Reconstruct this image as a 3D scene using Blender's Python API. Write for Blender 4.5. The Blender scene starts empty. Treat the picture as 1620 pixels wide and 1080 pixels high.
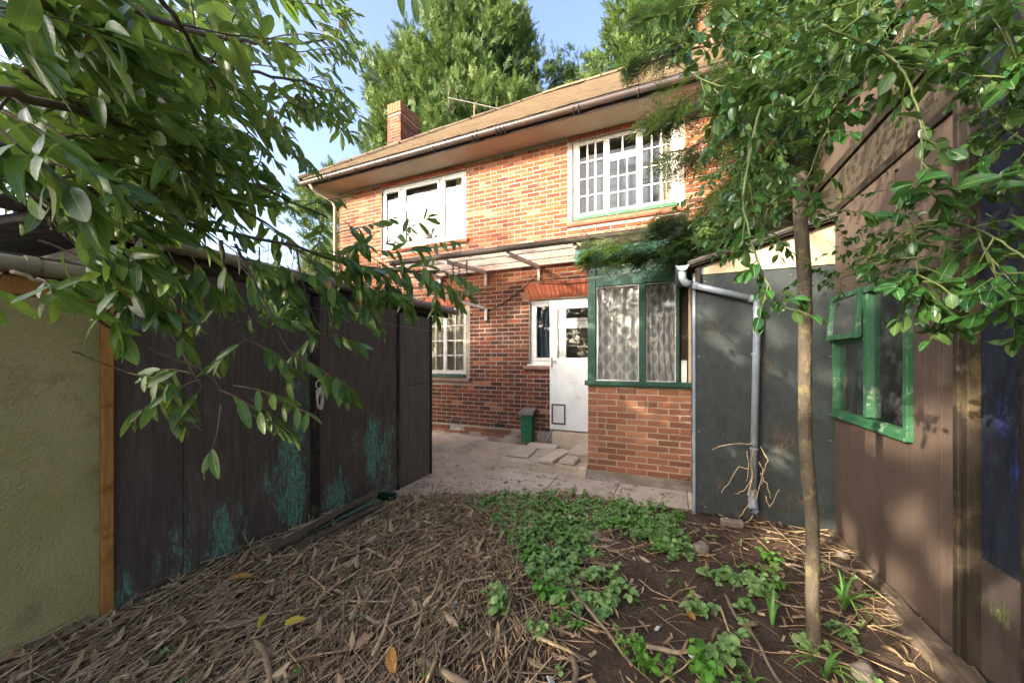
import bpy, math, random
import numpy as np
from mathutils import Vector, Matrix

# ------------------------------------------------------------------ camera, sky, sun, exposure
scene = bpy.context.scene
COL = scene.collection
R_ = math.radians
EYE = 1.48
YAW = math.atan2(250, 577)
cam_d = bpy.data.cameras.new("camera")
cam = bpy.data.objects.new("camera", cam_d)
COL.objects.link(cam)
cam.location = (0, 0, EYE)
cam.rotation_euler = (R_(90), 0, YAW)
cam_d.sensor_width = 36.0
cam_d.lens = 577.0 / 1620.0 * 36.0
cam_d.shift_y = 27.0 / 1620.0
cam_d.clip_start = 0.02
cam_d.clip_end = 900.0
scene.camera = cam

SUN_AZ = R_(36.0)      # the sun stands behind the camera and to its left
SUN_EL = R_(18.0)
SUN_DIR = Vector((-math.sin(SUN_AZ) * math.cos(SUN_EL), -math.cos(SUN_AZ) * math.cos(SUN_EL), math.sin(SUN_EL)))
world = bpy.data.worlds.new("World")
scene.world = world
world.use_nodes = True
wn = world.node_tree
wn.nodes.clear()
sky = wn.nodes.new("ShaderNodeTexSky")
sky.sky_type = 'NISHITA'
sky.sun_disc = False
sky.sun_elevation = SUN_EL
sky.sun_rotation = math.pi + SUN_AZ
sky.air_density = 0.5
sky.dust_density = 4.5
sky.ozone_density = 1.1
bg = wn.nodes.new("ShaderNodeBackground")
bg.inputs[1].default_value = 0.15
wo = wn.nodes.new("ShaderNodeOutputWorld")
wn.links.new(sky.outputs[0], bg.inputs[0])
wn.links.new(bg.outputs[0], wo.inputs[0])

sl = bpy.data.lights.new("sun", 'SUN')
sl.energy = 2.0
sl.angle = R_(0.53)
sl.color = (1.0, 0.87, 0.70)
so = bpy.data.objects.new("sun", sl)
COL.objects.link(so)
so.location = (-20, -30, 20)
so.rotation_euler = SUN_DIR.to_track_quat('Z', 'Y').to_euler()

scene.view_settings.view_transform = 'Standard'
scene.view_settings.look = 'None'
scene.view_settings.gamma = 1.0
scene.view_settings.use_curve_mapping = False
scene.view_settings.exposure = 2.75
try:
    scene.cycles.max_bounces = 8
    scene.cycles.transparent_max_bounces = 12
    scene.cycles.diffuse_bounces = 4
    scene.cycles.use_denoising = True
except Exception:
    pass

# ------------------------------------------------------------------ measuring helpers
CY, SY = math.cos(YAW), math.sin(YAW)
def ray(x, y):
    a = (x - 810.0) / 577.0; b = (567.0 - y) / 577.0
    return np.array((CY * a - SY, SY * a + CY, b))
def at(x, y, d):                    # a point seen at (x, y), d metres away along the view axis
    return np.array((0, 0, EYE)) + ray(x, y) * d
def on_v(x, y, v):
    r = ray(x, y); return np.array((0, 0, EYE)) + r * (v / r[1])
def on_u(x, y, u):
    r = ray(x, y); return np.array((0, 0, EYE)) + r * (u / r[0])
def on_z(x, y, z):
    r = ray(x, y); return np.array((0, 0, EYE)) + r * ((z - EYE) / r[2])
def px(p):
    X = CY * p[0] + SY * p[1]; Z = -SY * p[0] + CY * p[1]
    return 810 + 577 * X / Z, 567 - 577 * (p[2] - EYE) / Z, Z

rng = np.random.RandomState(11)
random.seed(5)
def U(a, b): return rng.uniform(a, b)
def unit(a):
    a = np.asarray(a, float); return a / max(1e-9, np.linalg.norm(a))

# ------------------------------------------------------------------ mesh helpers
WL = {}
class MB:
    """collects geometry and links it as one mesh object"""
    def __init__(s): s.v = []; s.q = []; s.t = []; s.a = []; s.n = 0
    def add(s, v, quads=None, tris=None, a=None):
        v = np.asarray(v, float).reshape(-1, 3)
        if quads is not None and len(quads): s.q.append(np.asarray(quads, int).reshape(-1, 4) + s.n)
        if tris is not None and len(tris): s.t.append(np.asarray(tris, int).reshape(-1, 3) + s.n)
        if a is None: a = np.zeros((len(v), 3)); a[:, 2] = .5
        a = np.asarray(a, float)
        if a.ndim == 1: a = np.tile(a, (len(v), 1))
        s.a.append(a); s.v.append(v); s.n += len(v)
    def many(s, T, Rm, pos, sc, tint):
        """T = (verts, quads, tris, attr); Rm (n,3,3) columns = axes; pos (n,3); sc (n,) or (n,3); tint (n,)"""
        V, Q, Tr, A = T
        n = len(pos)
        if n == 0: return
        sc = np.asarray(sc, float)
        if sc.ndim == 1: sc = np.repeat(sc[:, None], 3, 1)
        L = V[None] * sc[:, None, :]
        W = np.einsum('nij,nkj->nki', Rm, L) + pos[:, None, :]
        k = len(V); off = (np.arange(n) * k)[:, None, None] + s.n
        if len(Q): s.q.append((Q[None] + off).reshape(-1, 4))
        if len(Tr): s.t.append((Tr[None] + off).reshape(-1, 3))
        At = np.repeat(A[None], n, 0).copy(); At[:, :, 2] = np.asarray(tint)[:, None]
        s.a.append(At.reshape(-1, 3)); s.v.append(W.reshape(-1, 3)); s.n += n * k
    def box(s, x0, x1, y0, y1, z0, z1, c=0.0, tint=.5):
        x0, x1 = min(x0, x1), max(x0, x1); y0, y1 = min(y0, y1), max(y0, y1); z0, z1 = min(z0, z1), max(z0, z1)
        c = min(c, .3 * min(x1 - x0, y1 - y0, z1 - z0))
        s.obox(((x0 + x1) / 2, (y0 + y1) / 2, (z0 + z1) / 2), np.eye(3), ((x1 - x0) / 2, (y1 - y0) / 2, (z1 - z0) / 2), c, tint)
    def obox(s, cen, axes, h, c=0.0, tint=.5):
        """box with centre, axes (columns) and half sizes; c chamfers every edge"""
        axes = np.asarray(axes, float); cen = np.asarray(cen, float); h = np.asarray(h, float)
        if c <= 1e-5:
            V = np.array([(i, j, k) for i in (-1, 1) for j in (-1, 1) for k in (-1, 1)], float) * h
            Q = [(0, 1, 3, 2), (4, 6, 7, 5), (0, 4, 5, 1), (2, 3, 7, 6), (0, 2, 6, 4), (1, 5, 7, 3)]
            s.add(V @ axes.T + cen, Q, a=(0, 0, tint)); return
        V = []; idx = {}
        for i in (-1, 1):
            for j in (-1, 1):
                for k in (-1, 1):
                    sg = np.array((i, j, k), float)
                    for ax in range(3):
                        p = sg * (h - c); p[ax] = sg[ax] * h[ax]
                        idx[(i, j, k, ax)] = len(V); V.append(p)
        Q = []; T = []
        for ax in range(3):
            o = [a for a in range(3) if a != ax]
            for sg in (-1, 1):
                def key(p, q):
                    k = [0, 0, 0]; k[ax] = sg; k[o[0]] = p; k[o[1]] = q; return idx[(k[0], k[1], k[2], ax)]
                f = [key(-1, -1), key(1, -1), key(1, 1), key(-1, 1)]
                if (sg > 0) == (ax == 1): f = f[::-1]
                Q.append(f)
            for p in (-1, 1):
                for q in (-1, 1):
                    def k2(e, which):
                        k = [0, 0, 0]; k[ax] = e; k[o[0]] = p; k[o[1]] = q; return idx[(k[0], k[1], k[2], which)]
                    f = [k2(-1, o[0]), k2(1, o[0]), k2(1, o[1]), k2(-1, o[1])]
                    Q.append(f)
        for i in (-1, 1):
            for j in (-1, 1):
                for k in (-1, 1): T.append([idx[(i, j, k, 0)], idx[(i, j, k, 1)], idx[(i, j, k, 2)]])
        V = np.array(V)
        Q = [f if np.dot(np.cross(V[f[1]] - V[f[0]], V[f[2]] - V[f[1]]), V[f].mean(0)) > 0 else f[::-1] for f in Q]
        T = [f if np.dot(np.cross(V[f[1]] - V[f[0]], V[f[2]] - V[f[1]]), V[f].mean(0)) > 0 else f[::-1] for f in T]
        s.add(V @ axes.T + cen, Q, T, a=(0, 0, tint))
    def tube(s, pts, r, n=6, cap=True, tint=.5, ends=None):
        pts = np.asarray(pts, float); m = len(pts)
        r = np.full(m, r, float) if np.isscalar(r) else np.interp(np.linspace(0, 1, m), np.linspace(0, 1, len(r)), r)
        tan = np.gradient(pts, axis=0); tan /= np.maximum(1e-9, np.linalg.norm(tan, axis=1))[:, None]
        ref = np.array((0, 0, 1.)) if abs(tan[0][2]) < .9 else np.array((1., 0, 0))
        V = []; A = []
        nx = unit(np.cross(tan[0], ref))
        for i in range(m):
            nx = unit(nx - tan[i] * np.dot(nx, tan[i])); ny = np.cross(tan[i], nx)
            an = np.linspace(0, 2 * math.pi, n, endpoint=False)
            V.append(pts[i] + r[i] * (np.cos(an)[:, None] * nx + np.sin(an)[:, None] * ny))
            A += [(j / n, i / max(1, m - 1), tint) for j in range(n)]
        V = np.concatenate(V)
        Q = [(i * n + j, i * n + (j + 1) % n, (i + 1) * n + (j + 1) % n, (i + 1) * n + j) for i in range(m - 1) for j in range(n)]
        T = []
        if cap:
            V = np.concatenate([V, pts[[0]], pts[[-1]]]); A += [(0, 0, tint), (0, 1, tint)]
            T += [(m * n, (j + 1) % n, j) for j in range(n)] + [(m * n + 1, (m - 1) * n + j, (m - 1) * n + (j + 1) % n) for j in range(n)]
        s.add(V, Q, T, a=np.array(A))
    def grid(s, P, tint=.5, flip=False):
        """P (m,n,3) grid of points"""
        P = np.asarray(P, float); m, n = P.shape[:2]
        Q = [(i * n + j, i * n + j + 1, (i + 1) * n + j + 1, (i + 1) * n + j) for i in range(m - 1) for j in range(n - 1)]
        if flip: Q = [q[::-1] for q in Q]
        A = np.zeros((m * n, 3)); A[:, 0] = np.tile(np.linspace(0, 1, n), m); A[:, 1] = np.repeat(np.linspace(0, 1, m), n); A[:, 2] = tint
        s.add(P.reshape(-1, 3), Q, a=A)
    def prism(s, poly, ax, e0, e1, tint=.5):
        """poly: 2D points extruded along axis ax between e0 and e1"""
        n = len(poly); o = [a for a in range(3) if a != ax]
        V = np.zeros((2 * n, 3))
        for k, e in enumerate((e0, e1)):
            for i, p in enumerate(poly):
                V[k * n + i, o[0]] = p[0]; V[k * n + i, o[1]] = p[1]; V[k * n + i, ax] = e
        Q = [(i, (i + 1) % n, n + (i + 1) % n, n + i) for i in range(n)]
        T = [(0, i + 1, i) for i in range(1, n - 1)] + [(n, n + i, n + i + 1) for i in range(1, n - 1)]
        s.add(V, Q, T, a=(0, 0, tint))
    def mesh(s, name, mats, smooth=False, origin=(0, 0, 0)):
        me = bpy.data.meshes.new(name)
        V = np.concatenate(s.v) - np.asarray(origin, float)
        q = np.concatenate(s.q) if s.q else np.zeros((0, 4), int)
        t = np.concatenate(s.t) if s.t else np.zeros((0, 3), int)
        me.vertices.add(len(V)); me.vertices.foreach_set("co", V.astype(np.float32).ravel())
        nl = len(q) * 4 + len(t) * 3
        me.loops.add(nl); me.polygons.add(len(q) + len(t))
        me.loops.foreach_set("vertex_index", np.concatenate([q.ravel(), t.ravel()]).astype(np.int32))
        ls = np.concatenate([np.arange(len(q)) * 4, len(q) * 4 + np.arange(len(t)) * 3]).astype(np.int32)
        me.polygons.foreach_set("loop_start", ls)
        me.polygons.foreach_set("use_smooth", np.full(len(q) + len(t), bool(smooth)))
        at_ = me.attributes.new("lc", 'FLOAT_VECTOR', 'POINT')
        at_.data.foreach_set("vector", np.concatenate(s.a).astype(np.float32).ravel())
        for m in (mats if isinstance(mats, (list, tuple)) else [mats]): me.materials.append(m)
        me.update(calc_edges=True); me.validate()
        return me
    def build(s, name, mat, parent=None, origin=None, smooth=False, recalc=False):
        if origin is None: origin = WL[parent.name] if parent else (0, 0, 0)
        me = s.mesh(name, mat, smooth, origin)
        if recalc:
            import bmesh
            bm = bmesh.new(); bm.from_mesh(me); bmesh.ops.recalc_face_normals(bm, faces=bm.faces); bm.to_mesh(me); bm.free()
        return put(name, me, origin, parent)

def put(name, me, loc, parent=None, rot=None, scale=None):
    o = bpy.data.objects.new(name, me); COL.objects.link(o)
    loc = np.asarray(loc, float)
    o.location = loc - (np.asarray(WL[parent.name]) if parent else 0)
    if rot is not None:
        o.rotation_mode = 'QUATERNION'; o.rotation_quaternion = Matrix(rot).to_quaternion()
    if scale is not None: o.scale = scale
    if parent: o.parent = parent
    WL[o.name] = loc
    return o
def thing(name, label, cat, loc, group=None):
    o = bpy.data.objects.new(name, None); COL.objects.link(o); o.empty_display_size = .1
    o.location = loc; WL[o.name] = np.asarray(loc, float)
    return tag(o, label, cat, group)
def tag(o, label, cat, group=None, kind=None):
    o['label'] = label; o['category'] = cat
    if group: o['group'] = group
    if kind: o['kind'] = kind
    return o
def kind(o, k): o['kind'] = k; return o
def frame_of(d, n):
    """axes with Y along d and Z near n, arrays (k,3) -> (k,3,3)"""
    d = np.asarray(d, float); n = np.asarray(n, float)
    y = d / np.maximum(1e-9, np.linalg.norm(d, axis=-1, keepdims=True))
    x = np.cross(y, n); x /= np.maximum(1e-9, np.linalg.norm(x, axis=-1, keepdims=True))
    z = np.cross(x, y)
    return np.stack([x, y, z], -1)

# ------------------------------------------------------------------ material helpers
class G:
    def __init__(s, name):
        s.m = bpy.data.materials.new(name); s.m.use_nodes = True
        s.t = s.m.node_tree; s.t.nodes.clear()
        s.out = s.t.nodes.new("ShaderNodeOutputMaterial")
    def n(s, ty, **kw):
        nd = s.t.nodes.new(ty)
        for k, v in kw.items(): setattr(nd, k, v)
        return nd
    def put(s, sock, v):
        if v is None: return
        if isinstance(v, bpy.types.NodeSocket): s.t.links.new(v, sock)
        elif isinstance(v, (tuple, list)) and len(v) == 3 and sock.type == 'RGBA': sock.default_value = (*v, 1)
        else: sock.default_value = v
    def pos(s): return s.n("ShaderNodeNewGeometry").outputs['Position']
    def attr(s):
        a = s.n("ShaderNodeAttribute"); a.attribute_name = "lc"
        x = s.n("ShaderNodeSeparateXYZ"); s.t.links.new(a.outputs['Vector'], x.inputs[0]); return x.outputs
    def sep(s, v):
        x = s.n("ShaderNodeSeparateXYZ"); s.t.links.new(v, x.inputs[0]); return x.outputs
    def comb(s, a, b, c):
        x = s.n("ShaderNodeCombineXYZ")
        for i, v in enumerate((a, b, c)): s.put(x.inputs[i], v)
        return x.outputs[0]
    def scale(s, v, sc, loc=(0, 0, 0), rot=(0, 0, 0)):
        m = s.n("ShaderNodeMapping"); s.t.links.new(v, m.inputs[0]); m.inputs['Scale'].default_value = sc
        m.inputs['Location'].default_value = loc; m.inputs['Rotation'].default_value = rot; return m.outputs[0]
    def noise(s, v=None, scale=5, det=4, rough=.55, dist=0):
        x = s.n("ShaderNodeTexNoise"); s.put(x.inputs['Vector'], v if v is not None else s.pos())
        x.inputs['Scale'].default_value = scale; x.inputs['Detail'].default_value = det
        x.inputs['Roughness'].default_value = rough; x.inputs['Distortion'].default_value = dist; return x.outputs['Fac']
    def voro(s, v=None, scale=5, feat='F1', out='Distance'):
        x = s.n("ShaderNodeTexVoronoi", feature=feat); s.put(x.inputs['Vector'], v if v is not None else s.pos())
        x.inputs['Scale'].default_value = scale; return x.outputs[out]
    def math(s, op, a, b=None, c=None, clamp=False):
        x = s.n("ShaderNodeMath", operation=op, use_clamp=clamp)
        s.put(x.inputs[0], a); s.put(x.inputs[1], b); s.put(x.inputs[2], c); return x.outputs[0]
    def map(s, v, a, b, c=0., d=1., smooth=True):
        x = s.n("ShaderNodeMapRange", interpolation_type='SMOOTHSTEP' if smooth else 'LINEAR')
        for i, q in enumerate((v, a, b, c, d)): s.put(x.inputs[i], q)
        return x.outputs[0]
    def mix(s, f, a, b, mode='MIX'):
        x = s.n("ShaderNodeMix", data_type='RGBA', blend_type=mode)
        s.put(x.inputs['Factor'], f); s.put(x.inputs['A'] if False else x.inputs[6], a); s.put(x.inputs[7], b); return x.outputs[2]
    def ramp(s, f, stops, interp='LINEAR'):
        x = s.n("ShaderNodeValToRGB"); s.put(x.inputs[0], f); cr = x.color_ramp; cr.interpolation = interp
        while len(cr.elements) < len(stops): cr.elements.new(.5)
        for e, (p, c) in zip(cr.elements, stops): e.position = p; e.color = (*c, 1)
        return x.outputs[0]
    def bump(s, h, strength=.3, dist=.01):
        x = s.n("ShaderNodeBump"); s.put(x.inputs['Height'], h); x.inputs['Strength'].default_value = strength
        x.inputs['Distance'].default_value = dist; return x.outputs[0]
    def bsdf(s, col, rough=.7, spec=.3, nrm=None, metal=0., coat=0.):
        b = s.n("ShaderNodeBsdfPrincipled"); s.put(b.inputs['Base Color'], col); s.put(b.inputs['Roughness'], rough)
        s.put(b.inputs['Specular IOR Level'], spec); s.put(b.inputs['Metallic'], metal); s.put(b.inputs['Coat Weight'], coat)
        if nrm is not None: s.t.links.new(nrm, b.inputs['Normal'])
        return b.outputs[0]
    def mixs(s, f, a, b):
        x = s.n("ShaderNodeMixShader"); s.put(x.inputs[0], f); s.t.links.new(a, x.inputs[1]); s.t.links.new(b, x.inputs[2]); return x.outputs[0]
    def end(s, sh): s.t.links.new(sh, s.out.inputs['Surface']); return s.m

def m_plain(name, c1, c2=None, rough=.6, spec=.3, scale=6, bump=.15, bscale=40, grain=(1, 1, 1), dirt=None, dirt_amt=.5, metal=0., bdist=.006):
    g = G(name); p = g.scale(g.pos(), grain)
    c2 = c2 or tuple(x * .75 for x in c1)
    col = g.mix(g.map(g.noise(p, scale, 5, .6), .3, .7), c1, c2)
    if dirt:
        d = g.map(g.noise(g.pos(), scale * .7 + 2, 6, .7, .4), .52, .68)
        col = g.mix(g.math('MULTIPLY', d, dirt_amt), col, dirt)
    nr = g.bump(g.noise(p, bscale, 4, .6), bump, bdist) if bump else None
    return g.end(g.bsdf(col, rough, spec, nr, metal))

def m_leaf(name, c1, c2, under=None, rough=.32, spec=.5, trans=.3, rib=(.25, .35, .12), vein=.35, tcol=None, coat=0.0, ribw=.05):
    g = G(name); a = g.attr()
    col = g.mix(a[2], c1, c2)
    ax = g.math('ABSOLUTE', a[0])
    col = g.mix(g.map(g.noise(g.pos(), 7, 3), .55, .75, 0, .5), col, tuple(min(1, c2[i] * (1.7, 1.25, .9)[i]) for i in range(3)))
    if rib: col = g.mix(g.map(g.noise(g.pos(), 55, 3, .6), .68, .73, 0, .55), col, (.16, .11, .04))
    col = g.mix(g.map(g.noise(g.pos(), 30, 3), .45, .75, 0, .45), col, tuple(x * .6 for x in c1))
    if under:
        bf = g.n("ShaderNodeNewGeometry").outputs['Backfacing']
        col = g.mix(g.math('MULTIPLY', bf, .85), col, under)
    nr = None
    if rib:
        col = g.mix(g.map(ax, ribw * .4, ribw * 1.6, .8, 0.), col, rib)
        w = g.math('SINE', g.math('MULTIPLY', g.math('SUBTRACT', a[1], g.math('MULTIPLY', ax, .22)), 52.))
        col = g.mix(g.map(w, .85, 1., 0, .07), col, rib)
        nr = g.bump(g.math('MULTIPLY', w, -1.), vein, .002)
    sh = g.bsdf(col, rough, spec, nr, 0., coat)
    tr = g.n("ShaderNodeBsdfTranslucent")
    g.put(tr.inputs[0], g.mix(.5, col, tcol or (.25, .42, .05)))
    return g.end(g.mixs(trans, sh, tr.outputs[0]))

def m_glass(name, tint=(.9, .95, .93), boost=1.8, add=.03, dirt=None, dscale=6, damt=.3):
    g = G(name)
    fr = g.n("ShaderNodeFresnel"); fr.inputs[0].default_value = 1.5
    f = g.math('ADD', g.math('MULTIPLY', fr.outputs[0], boost), add, clamp=True)
    tr = g.n("ShaderNodeBsdfTransparent"); g.put(tr.inputs[0], tint)
    gl = g.n("ShaderNodeBsdfGlossy"); gl.inputs['Roughness'].default_value = .01
    nr = g.bump(g.noise(g.pos(), 1.2, 2), .04, .05); g.t.links.new(nr, gl.inputs['Normal'])
    sh = g.mixs(f, tr.outputs[0], gl.outputs[0])
    if dirt:
        d = g.map(g.noise(g.pos(), dscale, 6, .7), .45, .8, 0, damt)
        sh = g.mixs(d, sh, g.bsdf(dirt, .8, .2))
    return g.end(sh)

def m_brick(name, ramp, mottle=(.55, .42, .34), mot=.28, dark=(.05, .035, .03), dk=.35):
    g = G(name); a = g.attr()
    t = g.math('ADD', a[2], g.math('MULTIPLY', g.math('SUBTRACT', g.noise(g.pos(), 22, 4, .6), .5), .25), clamp=True)
    col = g.ramp(t, ramp)
    col = g.mix(g.map(g.noise(g.pos(), 9, 6, .75, .6), .55, .75, 0, mot), col, mottle)
    col = g.mix(g.map(g.noise(g.pos(), 60, 4, .7), .55, .75, 0, dk), col, dark)
    col = g.mix(g.map(g.noise(g.scale(g.pos(), (1, 1, .55)), 1.6, 5, .65), .45, .72, 0, .5), col, tuple(x * .8 for x in ramp[1][1]))
    nr = g.bump(g.noise(g.pos(), 120, 4, .65), .35, .004)
    return g.end(g.bsdf(col, .88, .15, nr))

def m_board(name, c1, c2, algae=None, blobs=(), gain=1.6, galpha=.42, speck=(.45, .42, .36), rough=.75, streak=(25, 25, 1.2), bump=.3, spec=.25, sp=.55, alg_gain=1.3):
    """painted or felted board: vertical grain, pale scuffs, stains with a place of their own (centre, radius)"""
    g = G(name); p = g.pos(); ps = g.scale(p, streak)
    col = g.mix(g.map(g.noise(ps, 1., 6, .65), .3, .7), c1, c2)
    col = g.mix(g.map(g.noise(p, 3., 5, .6), .4, .7, 0, .5), col, tuple(x * .7 for x in c1))
    h = g.noise(ps, 3, 5, .7)
    if algae:
        tot = None
        for (c, r) in blobs:
            d = g.n("ShaderNodeVectorMath", operation='SUBTRACT'); g.put(d.inputs[0], p); d.inputs[1].default_value = c
            q = g.scale(d.outputs[0], (1 / r[0], 1 / r[1], 1 / r[2]))
            l = g.n("ShaderNodeVectorMath", operation='LENGTH'); g.put(l.inputs[0], q)
            m = g.map(l.outputs['Value'], 0., 1., 1., 0.)
            tot = m if tot is None else g.math('MAXIMUM', tot, m)
        if tot is None: tot = .45
        nn = g.math('ADD', g.math('ADD', g.math('MULTIPLY', g.noise(g.scale(p, (26, 26, 7)), 1., 9, .85, 1.0), .6), g.math('MULTIPLY', g.noise(g.scale(p, (5, 5, 2.2)), 1., 4, .6), .4)), g.math('MULTIPLY', g.math('SUBTRACT', tot, 1.), .17))
        f = g.map(nn, .45, .54)
        f = g.math('MULTIPLY', f, g.map(g.noise(g.scale(p, (60, 60, 14)), 1., 5, .8), .38, .58, .12, 1.))
        f = g.math('MULTIPLY', f, alg_gain, clamp=True)
        col = g.mix(f, col, g.mix(g.map(g.noise(p, 40, 4), .35, .7), algae, tuple(x * .45 for x in algae)))
    col = g.mix(g.map(g.noise(g.scale(p, (streak[0] * 1.6, streak[1] * 1.6, streak[2] * 2.5)), 1., 8, .8), .46, .62, 0, galpha), col, tuple(min(1, x * gain) for x in c2))
    s1 = g.map(g.noise(g.scale(p, (60, 60, 9)), 1., 7, .85), .60, .68, 0, sp)
    col = g.mix(s1, col, speck)
    nr = g.bump(h, bump, .006)
    return g.end(g.bsdf(col, rough, spec, nr))

M = {}
BR = [(0, (.050, .028, .022)), (.22, (.095, .038, .025)), (.45, (.175, .051, .025)), (.7, (.265, .078, .029)), (.9, (.31, .108, .043)), (1, (.33, .175, .095))]
M['brick'] = m_brick('brick_house', BR)
M['pbrick'] = m_brick('brick_porch', [(0, (.15, .075, .05)), (.4, (.22, .09, .052)), (.75, (.30, .12, .066)), (1, (.36, .17, .09))], (.28, .20, .14), .4)
M['arch'] = m_brick('brick_arch', [(0, (.30, .085, .05)), (1, (.42, .13, .075))], (.5, .3, .22), .15, dk=.15)
M['mortar'] = m_plain('mortar', (.36, .315, .26), (.26, .22, .18), .95, .1, 9, .5, 90)
M['pmortar'] = m_plain('mortar_porch', (.46, .37, .27), (.33, .26, .19), .95, .1, 9, .5, 90)
M['white'] = m_plain('white_pvc', (.66, .66, .64), (.58, .58, .56), .35, .5, 3, .03, 60, dirt=(.42, .38, .3), dirt_amt=.25)
M['wood_white'] = m_plain('white_painted_wood', (.62, .59, .55), (.48, .45, .39), .6, .35, 8, .25, 60, dirt=(.35, .28, .2), dirt_amt=.45)
M['door'] = m_plain('white_door_paint', (.74, .76, .74), (.66, .68, .65), .5, .4, 3, .08, 30, dirt=(.35, .27, .18), dirt_amt=.35)
M['green'] = m_plain('dark_green_paint', (0.0072, 0.0450, 0.0270), (0.0120, 0.0600, 0.0360), .5, .4, 7, .2, 50, grain=(1, 1, 1), dirt=(.12, .16, .12), dirt_amt=.3)
M['green2'] = m_plain('worn_green_paint', (0.0210, 0.0980, 0.0385), (0.0350, 0.1190, 0.0560), .55, .4, 9, .3, 60, dirt=(.38, .42, .33), dirt_amt=.6)
M['teal'] = m_plain('teal_fascia_paint', (0.0180, 0.0900, 0.0630), (0.0240, 0.1140, 0.0780), .55, .35, 5, .15, 50, dirt=(.02, .05, .04), dirt_amt=.4)
M['soffit'] = m_plain('soffit_paint', (.40, .33, .25), (.34, .28, .21), .7, .2, 2, .1, 40, dirt=(.3, .22, .14), dirt_amt=.3)
M['gutter'] = m_plain('gutter_paint', (0.0630, 0.0630, 0.0665), (0.1050, 0.0700, 0.0525), .3, .5, 6, .1, 60, dirt=(.2, .09, .04), dirt_amt=.4)
M['cgutter'] = m_plain('canopy_gutter', (.055, .045, .035), (.075, .06, .045), .45, .4, 5, .1, 50)
M['beige'] = m_plain('beige_pipe', (.33, .285, .17), (.26, .22, .13), .45, .4, 7, .08, 60, dirt=(.12, .11, .05), dirt_amt=.6)
M['brownpipe'] = m_plain('brown_gutter', (.17, .14, .11), (.13, .11, .09), .5, .35, 6, .1, 50)
M['greypipe'] = m_plain('grey_pipe', (.25, .29, .33), (.21, .25, .28), .4, .45, 6, .05, 60, dirt=(.12, .13, .12), dirt_amt=.5)
M['sill'] = m_plain('sill_tile', (.40, .15, .08), (.28, .10, .06), .75, .25, 10, .2, 60, dirt=(.15, .1, .08), dirt_amt=.5)
M['sill_dark'] = m_plain('sill_tile_dirty', (.16, .10, .075), (.24, .15, .11), .85, .2, 14, .3, 70, dirt=(.3, .27, .22), dirt_amt=.4)
M['dark'] = m_plain('dark_interior', (.03, .028, .026), None, .9, .1, 3, 0)
M['room'] = m_plain('room_wall', (.22, .21, .19), None, .9, .1, 2, 0)
M['net'] = m_plain('net_curtain', (.10, .112, .135), (.085, .097, .12), .9, .1, 3, 0)
M['curtain'] = m_plain('cream_curtain', (.62, .55, .40), (.5, .43, .3), .9, .1, 6, .1, 80)
M['blind'] = m_plain('cream_blind', (.115, .10, .085), (.095, .083, .07), .9, .1, 3, .05, 60)
M['glass'] = m_glass('window_glass', boost=.9, add=.0)
M['glass_old'] = m_glass('old_window_glass', (.8, .85, .84), .9, .0, (.30, .31, .29), 10, .06)
M['glass_shed'] = m_glass('shed_glass', (.6, .66, .64), 2.0, .03, (.16, .18, .17), 7, .5)
M['glass_porch'] = m_glass('porch_glass', (.95, .97, .97), 1.2, .01, (.5, .5, .48), 14, .10)
M['metal'] = m_plain('dull_metal', (.35, .34, .32), (.25, .23, .2), .45, .5, 9, .1, 60, metal=.7)
M['black'] = m_plain('black_iron', (.02, .02, .02), None, .6, .4, 5, .1)
g = G('clear_corrugated_sheet')
tr = g.n("ShaderNodeBsdfTransparent"); g.put(tr.inputs[0], (.93, .88, .83))
tl = g.n("ShaderNodeBsdfTranslucent"); g.put(tl.inputs[0], g.mix(g.map(g.noise(g.pos(), 4, 6, .7), .4, .7), (.50, .43, .37), (.28, .225, .18)))
gl = g.n("ShaderNodeBsdfGlossy"); gl.inputs['Roughness'].default_value = .25
M['sheet'] = g.end(g.mixs(.08, g.mixs(.62, tr.outputs[0], tl.outputs[0]), gl.outputs[0]))
# roof tiles with lichen
g = G('lichen_roof_tile'); a = g.attr()
c = g.mix(a[2], (.105, .076, .05), (.165, .12, .078))
c = g.mix(g.map(g.noise(g.pos(), 2.2, 6, .75), .42, .62, 0, .6), c, (.165, .13, .08))
c = g.mix(g.map(g.noise(g.pos(), 6, 7, .8), .6, .74, 0, .6), c, (.21, .18, .14))
M['tile'] = g.end(g.bsdf(c, .9, .15, g.bump(g.noise(g.pos(), 60, 4), .4, .01)))
M['chim_cap'] = m_plain('chimney_cap_brick', (.26, .14, .07), (.17, .085, .05), .95, .1, 12, .5, 50)
# concrete
g = G('old_concrete'); p = g.pos()
c = g.mix(g.map(g.noise(p, 2.3, 7, .65), .3, .7), (.58, .475, .35), (.45, .365, .27))
c = g.mix(g.map(g.noise(p, 9, 7, .75, .5), .5, .72, 0, .75), c, (.20, .155, .115))
c = g.mix(g.map(g.noise(p, 5, 5, .7), .62, .75, 0, .7), c, (.45, .41, .35))
M['concrete'] = g.end(g.bsdf(c, .92, .15, g.bump(g.noise(p, 45, 6, .7), .5, .012)))
g = G('paving_slab'); p = g.pos(); a = g.attr()
c = g.mix(a[2], (.60, .50, .385), (.51, .425, .325))
c = g.mix(g.map(g.noise(p, 4, 7, .7, .4), .45, .72, 0, .65), c, (.27, .22, .17))
M['slab'] = g.end(g.bsdf(c, .9, .15, g.bump(g.noise(p, 60, 6, .7), .35, .008)))
g = G('limewashed_plinth'); p = g.pos()
c = g.mix(g.map(g.noise(p, 3, 6, .7), .35, .65), (.30, .25, .20), (.20, .155, .12))
c = g.mix(g.map(g.noise(g.scale(p, (1, 1, 2)), 3.4, 6, .75, .4), .55, .66, 0, .8), c, (.50, .48, .46))
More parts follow.
